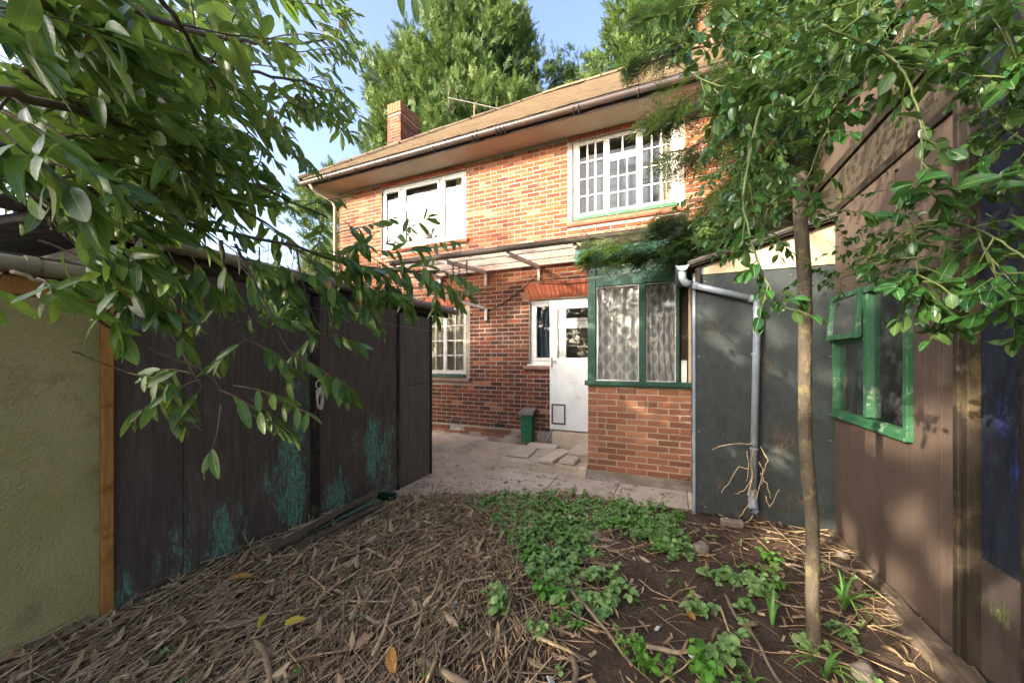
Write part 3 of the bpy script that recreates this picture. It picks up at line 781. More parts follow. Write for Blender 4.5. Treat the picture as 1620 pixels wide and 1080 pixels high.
while s_ < L - .02:
    d = s_ * math.cos(R_(39.2)); a = -7.12 + d + .03; b = 3.9
    n = int((b - a) / tw); off = rs.uniform(0, tw)
    for i in range(-1, n + 1):
        u = a + off + i * tw + tw / 2
        if u - tw / 2 < a - .03: continue
        lift = rs.uniform(0, .006)
        cen = np.array((u, 5.25, ZE)) + sl_ * (s_ + .055) + nn * (.008 + lift)
        tlt = .14 + rs.uniform(-.03, .03)
        ax = np.array(((1, 0, 0), sl_ * math.cos(tlt) - nn * math.sin(tlt), np.cross((1, 0, 0), sl_ * math.cos(tlt) - nn * math.sin(tlt)))).T
        mb.obox(cen, ax, (tw / 2 - .001, .072, .013), 0, rs.rand())
    s_ += gauge; k += 1
kind(mb.build('roof_tiles', M['tile'], roof), 'stuff')
def half_tile(name, p0, p1, r=.11):
    mb = MB(); p0 = np.array(p0); p1 = np.array(p1); d = unit(p1 - p0); side = unit(np.cross(d, (0, 0, 1))); up = np.cross(side, d)
    P = [[p0 + (p1 - p0) * t + side * r * math.cos(a) + up * (r * .75 * math.sin(a)) for a in np.linspace(-.2, math.pi + .2, 8)] for t in (0, 1)]
    mb.grid(P, rs.rand()); mb.build(name, M['tile'], roof)
hip0 = np.array((-7.12, 5.25, ZE)); hip1 = np.array(Rl); n = 17
for i in range(n):
    j = rs.uniform(-.008, .008, 3); half_tile('hip_tile', hip0 + (hip1 - hip0) * (i / n) + j, hip0 + (hip1 - hip0) * ((i + .96) / n) + j)
r0, r1 = np.array(Rl), np.array(Rr); n = 14
for i in range(n):
    j = rs.uniform(-.012, .012, 3); half_tile('ridge_tile', r0 + (r1 - r0) * (i / n) + j, r0 + (r1 - r0) * ((i + .96) / n) + j, .115)
# --- chimneys
def chimney(u0, u1, v0, v1, z0, z1, seed):
    mb = MB(); e = .007
    mb.box(u0 + e, u1 - e, v0 + e, v1 - e, z0, z1 - .02)
    ch = mb.build('chimney', M['mortar'], house)
    tf = lambda u, z, r: .05 + .6 * r.beta(2, 1.6)
    zs = z1 - .24
    for (pl, a, b, ax) in ((v0, u0, u1, 'x'), (u1, v0, v1, 'y'), (u0, v0, v1, 'y-')):
        lay(course_bricks(a, b, z0 + .02, zs, seed=seed, tintf=tf), pl, .06, ch, M['brick'], axis=ax, limit=0)
    # projecting course and the brick-on-end cap
    mb = MB(); mb.box(u0 - .025, u1 + .025, v0 - .025, v1 + .025, zs - .015, zs + .012, .004)
    n = 5
    for i in range(n):
        a = u0 + (u1 - u0) * i / n + .004; b = u0 + (u1 - u0) * (i + 1) / n - .004
        mb.box(a, b, v0 - .004, v0 + .06, zs + .016, z1 + rs.uniform(-.012, .006), .004, rs.rand())
    n = 9
    for i in range(n):
        a = v0 + .062 + (v1 - v0 - .062) * i / n + .004; b = v0 + .062 + (v1 - v0 - .062) * (i + 1) / n - .004
        mb.box(u1 - .06, u1 + .004, a, b, zs + .016, z1 + rs.uniform(-.012, .006), .004, rs.rand())
    mb.build('chimney_cap', M['chim_cap'], ch)
chimney(-6.37, -5.96, 7.0, 7.72, 5.4, 7.70, 21)
chimney(.60, 1.36, 9.0, 9.75, 7.9, 9.75, 22)
# --- curtains inside the windows
def curtain_sheet(u0, u1, z0, z1, y, folds, amp, gather=0., drop=None):
    mb = MB(); nu, nz = 70, 16; P = []
    for k in range(nz):
        t = k / (nz - 1); row = []
        for i in range(nu):
            s = i / (nu - 1)
            g_ = gather * math.sin(math.pi * t) * s
            u = u0 + (u1 - u0 - g_) * s
            row.append((u, y + amp * math.sin(folds * 2 * math.pi * s + .8 * math.sin(3 * t)) + .4 * amp * math.sin(folds * 5.1 * s + 2 * t), z0 + (z1 - z0) * t))
        P.append(row)
    mb.grid(P); return mb
mb = MB(); mb.box(-5.43, -3.93, HV + .16, HV + .17, 3.72, 4.95); tag(mb.build('window_blind', M['blind'], None, (-4.7, HV + .16, 3.72)), 'pale cream blind drawn down behind the white upstairs casement window', 'blind')
tag(curtain_sheet(-3.80, -3.50, 3.72, 4.95, HV + .20, 4, .02).build('curtain', M['curtain'], None, (-3.65, HV + .2, 3.72), True), 'cream curtain at the right edge of the white upstairs casement window', 'curtain')
tag(curtain_sheet(-1.42, .1, 3.72, 4.86, HV + .30, 5, .01).build('net_curtain', M['net'], None, (-.7, HV + .3, 3.72), True), 'grey net curtain behind the many-paned upstairs window', 'curtain')
tag(curtain_sheet(-.16, .1, 3.72, 4.95, HV + .2, 3, .02).build('curtain', M['curtain'], None, (0, HV + .2, 3.72), True), 'cream curtain at the right edge of the many-paned upstairs window', 'curtain')
tag(curtain_sheet(-4.7, -3.5, 1.2, 2.45, HV + .18, 9, .03).build('curtain', M['curtain'], None, (-4.1, HV + .18, 1.2), True), 'cream curtain in the ground floor window beside the dark shed', 'curtain')
tag(curtain_sheet(-2.12, -1.72, 1.4, 2.45, HV + .16, 3, .03, .12).build('curtain', M['net'], None, (-1.9, HV + .16, 1.4), True), 'pale curtain drawn aside behind the narrow pane left of the door', 'curtain')

# ================================================================== tv aerial
ae = thing('tv_aerial', 'thin tv aerial on a rusty pole above the roof ridge', 'aerial', (-4.55, 8.1, 6.8))
mb = MB(); mb.tube([(-4.55, 8.1, 6.9), (-4.55, 8.1, 7.95)], .017, 6); mb.build('pole', M['sill_dark'], ae)
mb = MB(); a0, a1 = np.array((-5.25, 8.0, 8.22)), np.array((-3.85, 8.2, 7.66)); mb.tube([a0, a1], .012, 5); mb.build('boom', M['metal'], ae)
d = unit(a1 - a0); sd = unit(np.cross(d, (0, 0, 1)))
for i, t in enumerate((.04, .16, .28, .40, .54, .68, .82, .95)):
    c = a0 + (a1 - a0) * t; h = .16
    mb = MB(); mb.tube([c - sd * h, c + sd * h], .006, 4); mb.build('aerial_rod', M['metal'], ae)
mb = MB()
for s in (-1, 1):
    for q in (-.1, .0, .1): mb.tube([a0 + np.array((0, -.25, .16 * s + q)), a0 + np.array((0, .25, .16 * s + q))], .006, 4)
mb.tube([a0 + np.array((0, 0, -.28)), a0 + np.array((0, 0, .28))], .008, 4); mb.build('reflector', M['metal'], ae)

# ================================================================== lean-to canopy
cn = thing('canopy', 'lean-to canopy of clear corrugated plastic with a brown gutter along the house wall', 'canopy', (-2.2, 5.2, 2.9))
mb = MB(); nu = 420; uu = np.linspace(-4.0, .25, nu); wv = .011 * np.sin(uu * 2 * math.pi / .076)
P = []
for t in np.linspace(0, 1, 8):
    P.append(np.stack([uu, np.full(nu, 4.50 + 1.28 * t), 3.005 + .10 * t + wv], -1))
mb.grid(P); mb.build('plastic_sheet', M['sheet'], cn, smooth=True)
mb = MB(); gutter(mb, (-4.02, 4.50, 2.985), (.35, 4.47, 2.965), .056)
for u in (-3.95, -2.6, -1.2, -.95): mb.tube([(u, 4.5 + .06 * math.cos(a), 2.982 - .062 * math.sin(a)) for a in np.linspace(0, math.pi, 8)], .008, 5)
mb.build('gutter', M['cgutter'], cn)
for (y0_, z0_) in ((5.76, 3.03), (5.25, 2.985), (4.72, 2.935)):
    mb = MB(); mb.box(-4.0, -.5, y0_ - .02, y0_ + .025, z0_, z0_ + .045, .003); mb.build('purlin', M['wood_white'], cn)
for u in (-4.0, -3.02, -2.02, -1.10):
    mb = MB(); a0 = np.array((u, 4.52, 2.90)); a1 = np.array((u, 5.80, 3.02)); d = unit(a1 - a0)
    mb.obox((a0 + a1) / 2, np.array(((1, 0, 0), d, np.cross((1, 0, 0), d))).T, (.022, np.linalg.norm(a1 - a0) / 2, .03), .003); mb.build('rafter', M['wood_white'], cn)
    mb = MB(); mb.box(u - .022, u + .022, HV - .05, HV - .003, 2.78, 3.0, .003); mb.build('wall_bracket', M['wood_white'], cn)
br = thing('timber_bracket', 'white timber strut fixed to the brick wall beside the ground floor window', 'bracket', (-3.02, HV, 2.16))
mb = MB(); mb.box(-3.045, -2.995, HV - .05, HV - .004, 2.16, 2.37, .003); mb.build('wall_plate', M['wood_white'], br)
mb = MB(); a0 = np.array((-3.02, 5.79, 2.37)); a1 = np.array((-3.62, 5.35, 2.56)); d = unit(a1 - a0); sd = unit(np.cross(d, (0, 0, 1)))
mb.obox((a0 + a1) / 2, np.array((sd, d, np.cross(sd, d))).T, (.022, .36, .022), .003); mb.build('strut', M['wood_white'], br)

# ================================================================== porch
PV = 4.53
porch = thing('porch', 'brick based porch with a dark green framed window and a white door standing open', 'porch', (-.4, PV, 0))
mb = MB(); mb.box(-.935, .86, PV + .006, PV + .2, .0, 1.145); mb.box(-.935, -.74, PV + .2, 4.85, 0, 1.145)
pw = mb.build('brick_wall', M['pmortar'], porch)
tf = lambda u, z, r: r.beta(2.2, 1.6)
bl = course_bricks(-.935, .86, .112, 1.145, L=.221, h=.0625, half=.03, seed=31, tintf=tf)
lay(bl, PV, .1, pw, M['pbrick'], pick=lambda p: 1 if p[0] < .32 else -1)
lay(course_bricks(PV + .1, 4.85, .112, 1.145, seed=33, tintf=tf), -.935, .06, pw, M['pbrick'], axis='y-', limit=0)
mb = MB(); P = [[(u, PV - .012 + .006 * fbm(u * 9, z * 30) - (.05 if z < .02 else 0), z) for u in np.linspace(-.96, .86, 50)] for z in (-.05, .01, .05, .085, .112)]
mb.grid(P); mb.build('concrete_base', M['plinth'], porch)
mb = MB(); mb.box(-.97, .9, PV - .045, PV + .1, 1.150, 1.21, .008); mb.build('sill', M['green'], porch)
mb = MB(); yf = PV + .0
mb.box(-.94, -.84, yf, yf + .08, 1.21, 2.62, .005); mb.box(-.338, -.258, yf + .001, yf + .08, 1.21, 2.36, .005)
mb.box(.062, .10, yf + .001, yf + .08, 1.21, 2.36, .004)
mb.box(-.84, .9, yf - .001, yf + .08, 2.36, 2.50, .005); mb.box(-.84, .9, yf + .03, yf + .08, 2.50, 2.68, .003)
mb.box(-.30, -.27, yf - .004, yf, 2.36, 2.5, .001)
mb.box(-.94, -.86, 4.61, 5.75, 2.42, 2.5, .004)
mb.build('frame', M['green'], porch)
for (a, b) in ((-.84, -.338), (-.258, .062)):
    mb = MB(); frame_rect(mb, a, b, 1.21, 2.36, .012, yf + .02, yf + .03, .001); mb.build('putty_line', M['wood_white'], porch)
    mb = MB(); mb.grid([[(u, yf + .026, z) for u in (a + .004, b - .004)] for z in (1.214, 2.356)]); mb.build('pane', M['glass_porch'], porch)
mb = MB(); mb.box(-1.08, 1.3, 4.44, 4.465, 2.655, 2.815, .004); o = mb.build('fascia', M['teal'], porch); o['label'] = 'teal green fascia board'
mb = MB(); mb.box(-1.06, 1.3, 4.466, 5.82, 2.80, 2.835); mb.box(-1.0, .4, 4.45, 4.475, 2.815, 2.92, .003); mb.build('roof', M['darkwood'], porch)
mb = MB(); mb.box(.19, .23, PV - .02, PV + .05, 1.2, 2.34, .004); mb.build('jamb', M['cream'], porch)
mb = MB(); mb.box(.10, .19, PV + .05, PV + .09, 1.15, 2.36, .003); mb.build('inner_post', M['darkwood'], porch)
mb = MB(); mb.box(.115, .175, PV + .035, PV + .049, 1.19, 1.46, .002)
for k in range(11): mb.box(.128, .14, PV + .03, PV + .034, 1.21 + k * .023, 1.222 + k * .023); mb.box(.15, .162, PV + .03, PV + .034, 1.21 + k * .023, 1.222 + k * .023)
mb.build('vent_plate', M['white'], porch)
mb = MB(); mb.box(-.93, 1.2, 5.78, 5.80, .3, 2.8); mb.box(1.2, 1.25, PV, 5.8, 0, 2.8); mb.box(-.9, 1.2, PV + .2, 5.78, .28, .3); mb.build('inner_wall', M['room'], porch)
mb = MB(); mb.box(-.56, -.52, PV - .02, PV, 1.0, 1.035, .004); mb.build('pipe_cap', M['chim_cap'], porch)
# door, standing open and parallel to the house
DV = 5.40
dm = MB(); dy0, dy1 = DV, DV + .042; da, db, dz0, dz1 = -1.705, -.945, .395, 2.365
dm.box(da, da + .11, dy0, dy1, dz0, dz1, .004); dm.box(db - .11, db, dy0, dy1, dz0, dz1, .004)
dm.box(da + .11, db - .11, dy0, dy1, 2.25, dz1, .004)
wall_with_holes(dm, da + .11, db - .11, dz0, 1.475, dy0 + .0005, dy1, [(da + .11, da + .24, .49, .77)])
door = dm.build('door', M['door'], porch); door['label'] = 'white half glazed door with a cat flap'
mb = MB(); mb.grid([[(u, DV + .02, z) for u in (da + .10, db - .10)] for z in (1.47, 2.26)]); mb.build('pane', M['glass_porch'], door)
mb = MB(); frame_rect(mb, da + .105, db - .105, 1.47, 2.255, .018, DV - .004, DV + .046, .003); mb.build('glazing_bead', M['door'], door)
mb = MB(); frame_rect(mb, da + .03, da + .25, .475, .785, .022, DV - .012, DV + .05, .003); mb.build('cat_flap_frame', M['oldwood'], door)
mb = MB(); mb.box(da + .052, da + .228, DV - .004, DV + .01, .497, .763, .003); mb.build('cat_flap', M['white'], door)
mb = MB(); mb.box(da + .018, da + .05, DV - .006, DV, 1.34, 1.50, .002); mb.tube([(da + .034, DV - .006, 1.45), (da + .034, DV - .045, 1.45), (da + .12, DV - .05, 1.44)], .009, 7)
mb.tube([(da + .034, DV - .006, 1.375), (da + .034, DV - .014, 1.375)], .012, 8); mb.build('handle', M['metal'], door)
# patterned curtains in the porch
g = G('patterned_curtain'); a = g.attr()
U_ = g.math('MULTIPLY', a[0], 3.2); V_ = g.math('MULTIPLY', a[1], 5.0)
def ogee(ph):
    s = g.math('MULTIPLY', g.math('SINE', g.math('MULTIPLY', V_, 2 * math.pi)), .24)
    d = g.math('FRACT', g.math('ADD', g.math('MULTIPLY_ADD', U_, 1.0, ph), s if ph < .25 else g.math('MULTIPLY', s, -1.)))
    return g.math('ABSOLUTE', g.math('SUBTRACT', d, .5))
d = g.math('MINIMUM', ogee(0.), ogee(.5))
c = g.mix(g.map(d, .05, .09), (.86, .85, .83), (.46, .445, .43))
c = g.mix(g.map(g.math('ABSOLUTE', g.math('SUBTRACT', d, .17)), .02, .05), (.78, .77, .75), c)
c = g.mix(g.map(g.noise(g.pos(), 7, 5), .5, .8, 0, .4), c, (.33, .31, .29))
sh = g.bsdf(c, .8, .15); tl = g.n("ShaderNodeBsdfTranslucent"); g.put(tl.inputs[0], c)
M['pattern'] = g.end(g.mixs(.2, sh, tl.outputs[0]))
tag(curtain_sheet(-.835, -.34, 1.2, 2.33, PV + .10, 4.5, .034).build('curtain', M['pattern'], None, (-.6, PV + .16, 1.2), True), 'grey patterned curtain in the left pane of the porch window', 'curtain')
tag(curtain_sheet(-.255, .11, 1.2, 2.34, PV + .10, 5.0, .036, .06).build('curtain', M['pattern'], None, (-.1, PV + .16, 1.2), True), 'grey patterned curtain bunched in the right pane of the porch window', 'curtain')

# ================================================================== doorstep
st = thing('doorstep', 'low concrete doorstep with loose paving slabs laid on it', 'doorstep', (-1.5, 4.9, 0))
mb = MB(); uu = np.linspace(-2.12, -.95, 46)
P = []
for (dv, z) in ((0, -.03), (0.004, .05), (.0, .10), (.012, .13), (.3, .135), (.62, .14), (.80, .13), (.82, .0)):
    P.append([(u, 4.50 + dv + (.015 * fbm(u * 9, z * 20) if dv < .2 else 0) + .02 * (u + 2.1), z + .006 * fbm(u * 8, dv * 9)) for u in uu])
mb.grid(P); mb.box(-2.125, -2.11, 4.52, 5.3, -.03, .12); mb.build('base', M['concrete'], st)
for (cu, cv, w_, l_, z0_, z1_, rz) in ((-1.43, 4.78, .20, .62, .142, .182, -8), (-1.94, 4.86, .32, .55, .138, .158, 4), (-1.18, 4.80, .20, .60, .145, .192, -3), (-1.09, 5.02, .28, .60, .215, .258, -2), (-1.75, 5.22, .45, .18, .14, .19, 3)):
    mb = MB(); c_, s_ = math.cos(R_(rz)), math.sin(R_(rz))
    mb.obox((cu, cv, (z0_ + z1_) / 2), ((c_, -s_, 0), (s_, c_, 0), (0, 0, 1)), (w_ / 2, l_ / 2, (z1_ - z0_) / 2), .006, rs.rand()); mb.build('slab', M['slab'], st)
mb = MB(); mb.box(-1.25, -.95, 4.74, 5.3, .13, .212, .01); mb.box(-1.66, -.95, 5.36, 5.8, -.02, .37, .01); mb.build('riser', M['concrete'], st)
gb = thing('green_box', 'small green metal box with a grey slanted cap standing against the house wall', 'box', (-2.16, 5.66, 0))
mb = MB(); mb.box(-2.27, -2.08, 5.60, 5.76, .10, .55, .006); mb.build('body', M['greenmetal'], gb)
mb = MB(); V = [(-2.30, 5.56, .545), (-2.04, 5.56, .56), (-2.06, 5.80, .60), (-2.28, 5.80, .60)]; V2 = [(x, y, z + .05) for x, y, z in V]
mb.add(V + V2, [(0, 1, 5, 4), (1, 2, 6, 5), (2, 3, 7, 6), (3, 0, 4, 7), (4, 5, 6, 7), (3, 2, 1, 0)]); mb.build('cap', M['greycap'], gb, recalc=True)
mb = MB(); mb.tube([(-1.73, 5.60, .42), (-1.745, 5.57, .3), (-1.80, 5.5, .16)], .016, 7); tag(mb.build('pipe', M['greypipe'], None, (-1.75, 5.57, .16), True), 'short grey waste pipe below the door beside the doorstep', 'pipe')
# ================================================================== dark shed on the left
SU = -2.85
sd_ = thing('dark_shed', 'long dark brown shed with green algae stains, a shut door and a corrugated roof', 'shed', (SU, 2.4, 0))
for (a, b) in ((.975, 1.30), (1.303, 1.662), (1.665, 2.20), (2.275, 3.285)):
    mb = MB(); off = rs.uniform(-.003, .003)
    P = [[(SU + off + .004 * fbm(v * 3, z * 2.), v, z) for z in np.linspace(-.12, 2.08, 12)] for v in np.linspace(a, b, 10)]
    mb.grid(P); mb.box(SU - .03, SU - .006, a, b, -.12, 2.08); mb.build('wall_panel', M['felt'], sd_)
mb = MB(); mb.box(SU - .02, SU + .028, 2.203, 2.272, -.1, 2.02, .006); mb.build('batten', M['darkwood'], sd_)
mb = MB(); mb.box(SU - .02, SU + .014, 3.288, 3.318, -.1, 2.05, .004); mb.build('batten', M['darkwood'], sd_)
dr = None
mb = MB(); mb.box(SU - .02, SU + .006, 3.322, 3.90, .0, 2.0, .002); dr = mb.build('door', M['shed_door'], sd_)
for (z0, z1) in ((.02, .285), (.29, .70), (.705, 1.16), (1.165, 1.985)):
    mb = MB(); o_ = rs.uniform(.001, .006); mb.box(SU, SU + .010 + o_, 3.33, 3.885, z0, z1, .002, rs.rand()); mb.build('door_panel', M['shed_door'], dr)
mb = MB(); mb.box(SU - .02, SU + .024, 3.89, 3.925, .0, 2.02, .004); mb.build('edge_strip', M['darkwood'], dr)
mb = MB(); mb.box(SU - .06, SU - .03, .93, 3.93, -.1, 2.1); mb.box(-5.6, SU - .06, 3.88, 3.93, -.1, 2.1); mb.box(-5.6, SU - .06, .90, .95, -.1, 2.1); mb.box(-5.6, -5.55, .9, 3.93, -.1, 2.3); mb.build('carcass', M['darkwood'], sd_)
mb = MB(); mb.box(SU - .01, SU + .02, .95, 4.30, 2.04, 2.16, .004); mb.build('fascia', M['darkwood'], sd_)
mb = MB(); vv = np.linspace(.7, 4.38, 400); wv = .012 * np.sin(vv * 2 * math.pi / .076)
mb.grid([np.stack([np.full(400, u), vv, 2.185 + (SU + .06 - u) * .10 + wv], -1) for u in np.linspace(SU + .06, -5.8, 10)]); mb.grid([np.stack([np.full(400, u), vv, 2.178 + (SU + .06 - u) * .10 + wv], -1) for u in np.linspace(SU + .06, -5.8, 10)], flip=True)
mb.build('roof_sheet', M['corr'], sd_, smooth=True)
# rainwater pipe lying along the eave
pi = thing('rain_pipe', 'beige rain pipe along the eave of the dark shed, its near end open', 'pipe', (SU + .06, 2.4, 2.13))
pc, pr = SU + .055, .040
def ringpipe(name, mat, p0, p1, r, par, open_=True):
    mb = MB(); mb.tube([p0, p1], r, 16, cap=not open_)
    if open_: mb.tube([p1, p0], r - .004, 16, cap=False)
    return mb.build(name, mat, par, smooth=True)
ringpipe('pipe_length', M['beige'], (pc, .74, 2.175), (pc, 2.20, 2.158), pr, pi)
ringpipe('pipe_length', M['brownpipe'], (pc, 2.20, 2.158), (pc, 4.42, 2.135), pr, pi)
for v in (.80, .98, 1.26, 1.60, 2.2, 2.9, 3.6, 4.05):
    mb = MB(); mb.tube([(pc, v - .022, 2.175 - .0115 * (v - .74)), (pc, v + .022, 2.174 - .0115 * (v - .74))], pr + .006, 16, cap=True); mb.build('collar', M['beige'] if v < 2.1 else M['brownpipe'], pi, smooth=False)
mb = MB(); mb.tube([(pc, 1.14, 2.165), (pc, 1.14, 2.06)], .036, 12); mb.build('branch_socket', M['beige'], pi, smooth=True)
mb = MB(); mb.box(SU - .2, SU + .05, .55, 1.0, 2.225, 2.235); mb.build('roof_edge', M['roofbits'], sd_)
# ---------------- lower olive shed nearer the camera
os_ = thing('olive_shed', 'low shed with an olive felt wall and an orange timber corner post', 'shed', (SU, .4, 0))
mb = MB(); P = [[(SU + .012 + .006 * fbm(v * 2, z * 2.), v, z) for z in np.linspace(-.12, 1.78, 14)] for v in np.linspace(-1.2, .925, 14)]
mb.grid(P); mb.box(SU - .04, SU, -1.2, .925, -.12, 1.78); mb.build('felt_wall', M['olive'], os_)
mb = MB(); mb.box(SU - .03, SU + .042, .926, .972, -.12, 1.86, .004); o = mb.build('corner_post', M['orange'], os_)
mb = MB(); mb.box(SU - .02, SU + .03, -1.2, .925, 1.782, 1.87, .004); mb.build('fascia', M['orange'], os_)
mb = MB(); mb.box(-5, SU - .04, -1.2, -1.16, -.1, 1.85); mb.box(-5, SU + .03, -1.25, .9, 1.955, 1.975); mb.build('roof', M['roofbits'], os_)
ringpipe('eave_pipe', M['beige'], (SU + .07, -1.2, 1.93), (SU + .07, .88, 1.915), .040, os_)
mb = MB(); mb.tube([(SU + .07, .66, 1.918), (SU + .07, .70, 1.918)], .047, 16); mb.build('collar', M['beige'], os_)
# rope coil
rp = MB(); c = np.array((SU + .06, 2.235, 1.24))
for k in range(6):
    w_ = .022 + .004 * k % .012; h_ = .075 + .006 * (k % 3); ph = rs.uniform(-.2, .2)
    an = np.linspace(0, 2 * math.pi, 22)
    rp.tube(np.stack([c[0] + .006 * np.sin(an * 2 + k) + .004 * k, c[1] + w_ * np.cos(an) + .003 * ph, c[2] - .11 + h_ * np.sin(an) + .01 * ph], -1), .0055, 6)
an = np.linspace(-.5, 5.2, 18); rp.tube(np.stack([np.full(18, c[0]), c[1] + .03 * np.cos(an), c[2] + .015 + .035 * np.sin(an)], -1), .0055, 6)
for k in range(4): an = np.linspace(0, 2 * math.pi, 12); rp.tube(np.stack([c[0] + .026 * np.sin(an), c[1] + .02 * np.cos(an), np.full(12, c[2] - .035 - .009 * k)], -1), .005, 5)
rp.tube([c + (0, .01, 0), c + (0.01, .05, -.05), c + (.01, .075, -.09)], .005, 5)
tag(rp.build('rope_coil', M['rope'], None, tuple(c), True), 'coil of pale rope hanging on the batten of the dark shed', 'rope')
# timber offcuts by the shed wall
g4 = [(( -2.62, 1.72, .12), (-2.60, 2.72, .20),   .038, .008, 'oldwood', 'long pale timber offcut leaning along the foot of the dark shed'),
      ((-2.66, 1.95, .10), (-2.54, 2.66, .15), .042, .006, 'greenboard2', 'green painted strip of timber lying in the twigs beside the dark shed'),
      ((-2.54, 1.86, .09), (-2.46, 2.62, .13), .036, .007, 'oldwood', 'grey timber lath on top of the twig heap, outermost of the offcuts by the shed')]
M['greenboard2'] = m_plain('faded_green_strip', (.06, .13, .08), (.10, .11, .07), .8, .2, 12, .3, 50, dirt=(.16, .12, .08), dirt_amt=.7)
for (a, b, w_, t_, m_, lab) in g4:
    a = np.array(a); b = np.array(b); d = unit(b - a); s1 = unit(np.cross(d, (0, 0, 1))); mb = MB()
    mb.obox((a + b) / 2, np.array((s1, d, np.cross(s1, d))).T, (w_, np.linalg.norm(b - a) / 2, t_), .003); tag(mb.build('timber_offcut', M[m_], None, tuple((a + b) / 2)), lab, 'timber')
mb = MB(); mb.obox((-2.60, 2.85, .11), Matrix.Rotation(.6, 3, 'X') @ Matrix.Rotation(.5, 3, 'Z') @ Matrix.Rotation(.5, 3, 'Y'), (.09, .004, .055), .001); mb.obox((-2.57, 2.80, .10), Matrix.Rotation(.9, 3, 'X') @ Matrix.Rotation(.2, 3, 'Z'), (.05, .004, .06), .001)
tag(mb.build('green_board', M['green'], None, (-2.6, 2.85, .06)), 'broken green board lying at the foot of the shed door', 'board')

# ================================================================== slate green shed front, back right
GV = 3.83
gs = thing('green_shed', 'slate green boarded shed front with a cream gable panel under a sloping roof', 'shed', (.7, GV, 0))
mb = MB(); mb.grid([[(u, GV + .003 * fbm(u * 3, z * 2.), z) for u in np.linspace(.215, 1.262, 10)] for z in np.linspace(.045, 2.255, 16)]); mb.box(.215, 1.262, GV + .008, GV + .04, -.1, 2.26); mb.build('front_board', M['greenboard'], gs)
for (u_, z_) in ((.30, 2.20), (.62, 2.20), (.95, 2.2), (1.2, 2.2), (.25, 1.5), (.25, .8), (1.22, 1.5), (1.22, .8), (.3, .10), (.7, .10), (1.1, .10)):
    mb = MB(); mb.tube([(u_, GV + .002, z_), (u_, GV - .005, z_)], .006, 8); mb.build('screw_head', M['metal'], gs)
mb = MB(); mb.box(.195, .22, GV - .012, GV + .05, -.1, 2.28, .004); mb.build('corner_strip', M['greypipe'], gs)
mb = MB(); mb.box(.222, 1.26, GV - .02, GV + .0, -.1, .045 + 0, .004); mb.build('base_board', M['darkwood'], gs)
mb = MB(); mb.prism([(.29, 2.262), (1.255, 2.262), (1.255, 2.60), (.29, 2.345)], 1, GV - .008, GV + .03); mb.build('gable_panel', M['cream'], gs, recalc=True)
mb = MB(); mb.prism([(.215, 2.262), (.287, 2.262), (.287, 2.343), (.215, 2.325)], 1, GV - .007, GV + .03); mb.build('gable_end', M['greypipe'], gs, recalc=True)
mb = MB(); mb.box(.215, .262, GV - .03, GV - .012, 2.18, 2.36, .003); mb.build('eave_post', M['darkwood'], gs)
mb = MB(); mb.box(1.255, 1.272, GV - .018, GV, .03, 2.25, .002); mb.build('corner_bead', M['greypipe'], gs)
mb = MB(); mb.box(.217, .30, GV + .04, 4.5, -.1, 2.28); mb.build('side_wall', M['greenboard'], gs)
sl = (2.62 - 2.33) / (1.26 - .16)
for k, (z_, t_, v_, m_) in enumerate(((0, .018, GV - .07, 'darkwood'), (.02, .012, GV - .09, 'roofbits'), (.034, .016, GV - .10, 'roofbits'), (.052, .010, GV - .085, 'darkwood'))):
    u0_ = .13 + .012 * k
    mb = MB(); mb.prism([(u0_, 2.325 + z_ + sl * (u0_ - .16)), (1.6, 2.325 + z_ + sl * 1.44), (1.6, 2.325 + z_ + t_ + sl * 1.44), (u0_, 2.325 + z_ + t_ + sl * (u0_ - .16))], 1, v_, 5.6); mb.build('roof_layer', M[m_], gs, recalc=True)
mb = MB(); mb.box(.75, 1.7, GV + .3, GV + .35, 2.5, 2.92); mb.build('roof_upstand', M['darkwood'], gs)
mb = MB(); mb.box(.55, 1.7, GV + .28, GV + .37, 2.92, 2.96, .01); mb.build('upstand_capping', M['oldwood'], gs)
# gutter end and downpipe
mb = MB(); gutter(mb, (.105, GV - .13, 2.335), (.105, 5.6, 2.34), .05)
P = [[(.105 + r * math.cos(a), GV - .13, 2.335 - r * math.sin(a)) for a in np.linspace(0, math.pi, 9)] for r in (0.001, .05)]
mb.grid(P); mb.build('gutter', M['greypipe'], gs)
dp = bpy.data.objects.new('downpipe', None); COL.objects.link(dp); dp.parent = gs; WL[dp.name] = WL[gs.name].copy()
yp = GV - .055
def arc(p, q, r_, n=7):
    return None
mb = MB(); mb.tube([(.105, yp - .03, 2.29), (.108, yp - .03, 2.22), (.13, yp - .02, 2.185), (.18, yp, 2.165)], .034, 12); mb.build('swan_neck', M['greypipe'], dp, smooth=True)
mb = MB(); mb.tube([(.17, yp, 2.17), (.655, yp, 2.005)], .029, 12); mb.build('offset_pipe', M['greypipe'], dp, smooth=True)
mb = MB(); mb.tube([(.655, yp, 2.005), (.685, yp, 1.992), (.697, yp, 1.96), (.70, yp, 1.88), (.668, yp, .30)], .029, 14); mb.build('pipe_length', M['greypipe'], dp, smooth=True)
mb = MB(); mb.tube([(.668, yp, .31), (.666, yp, .25), (.664, yp - .03, .20), (.662, yp - .075, .175)], [.033, .034, .036, .037], 14, cap=False); mb.tube([(.662, yp - .075, .175), (.664, yp - .03, .20), (.666, yp, .25)], .029, 14, cap=False); mb.build('shoe', M['greypipe'], dp, smooth=True)
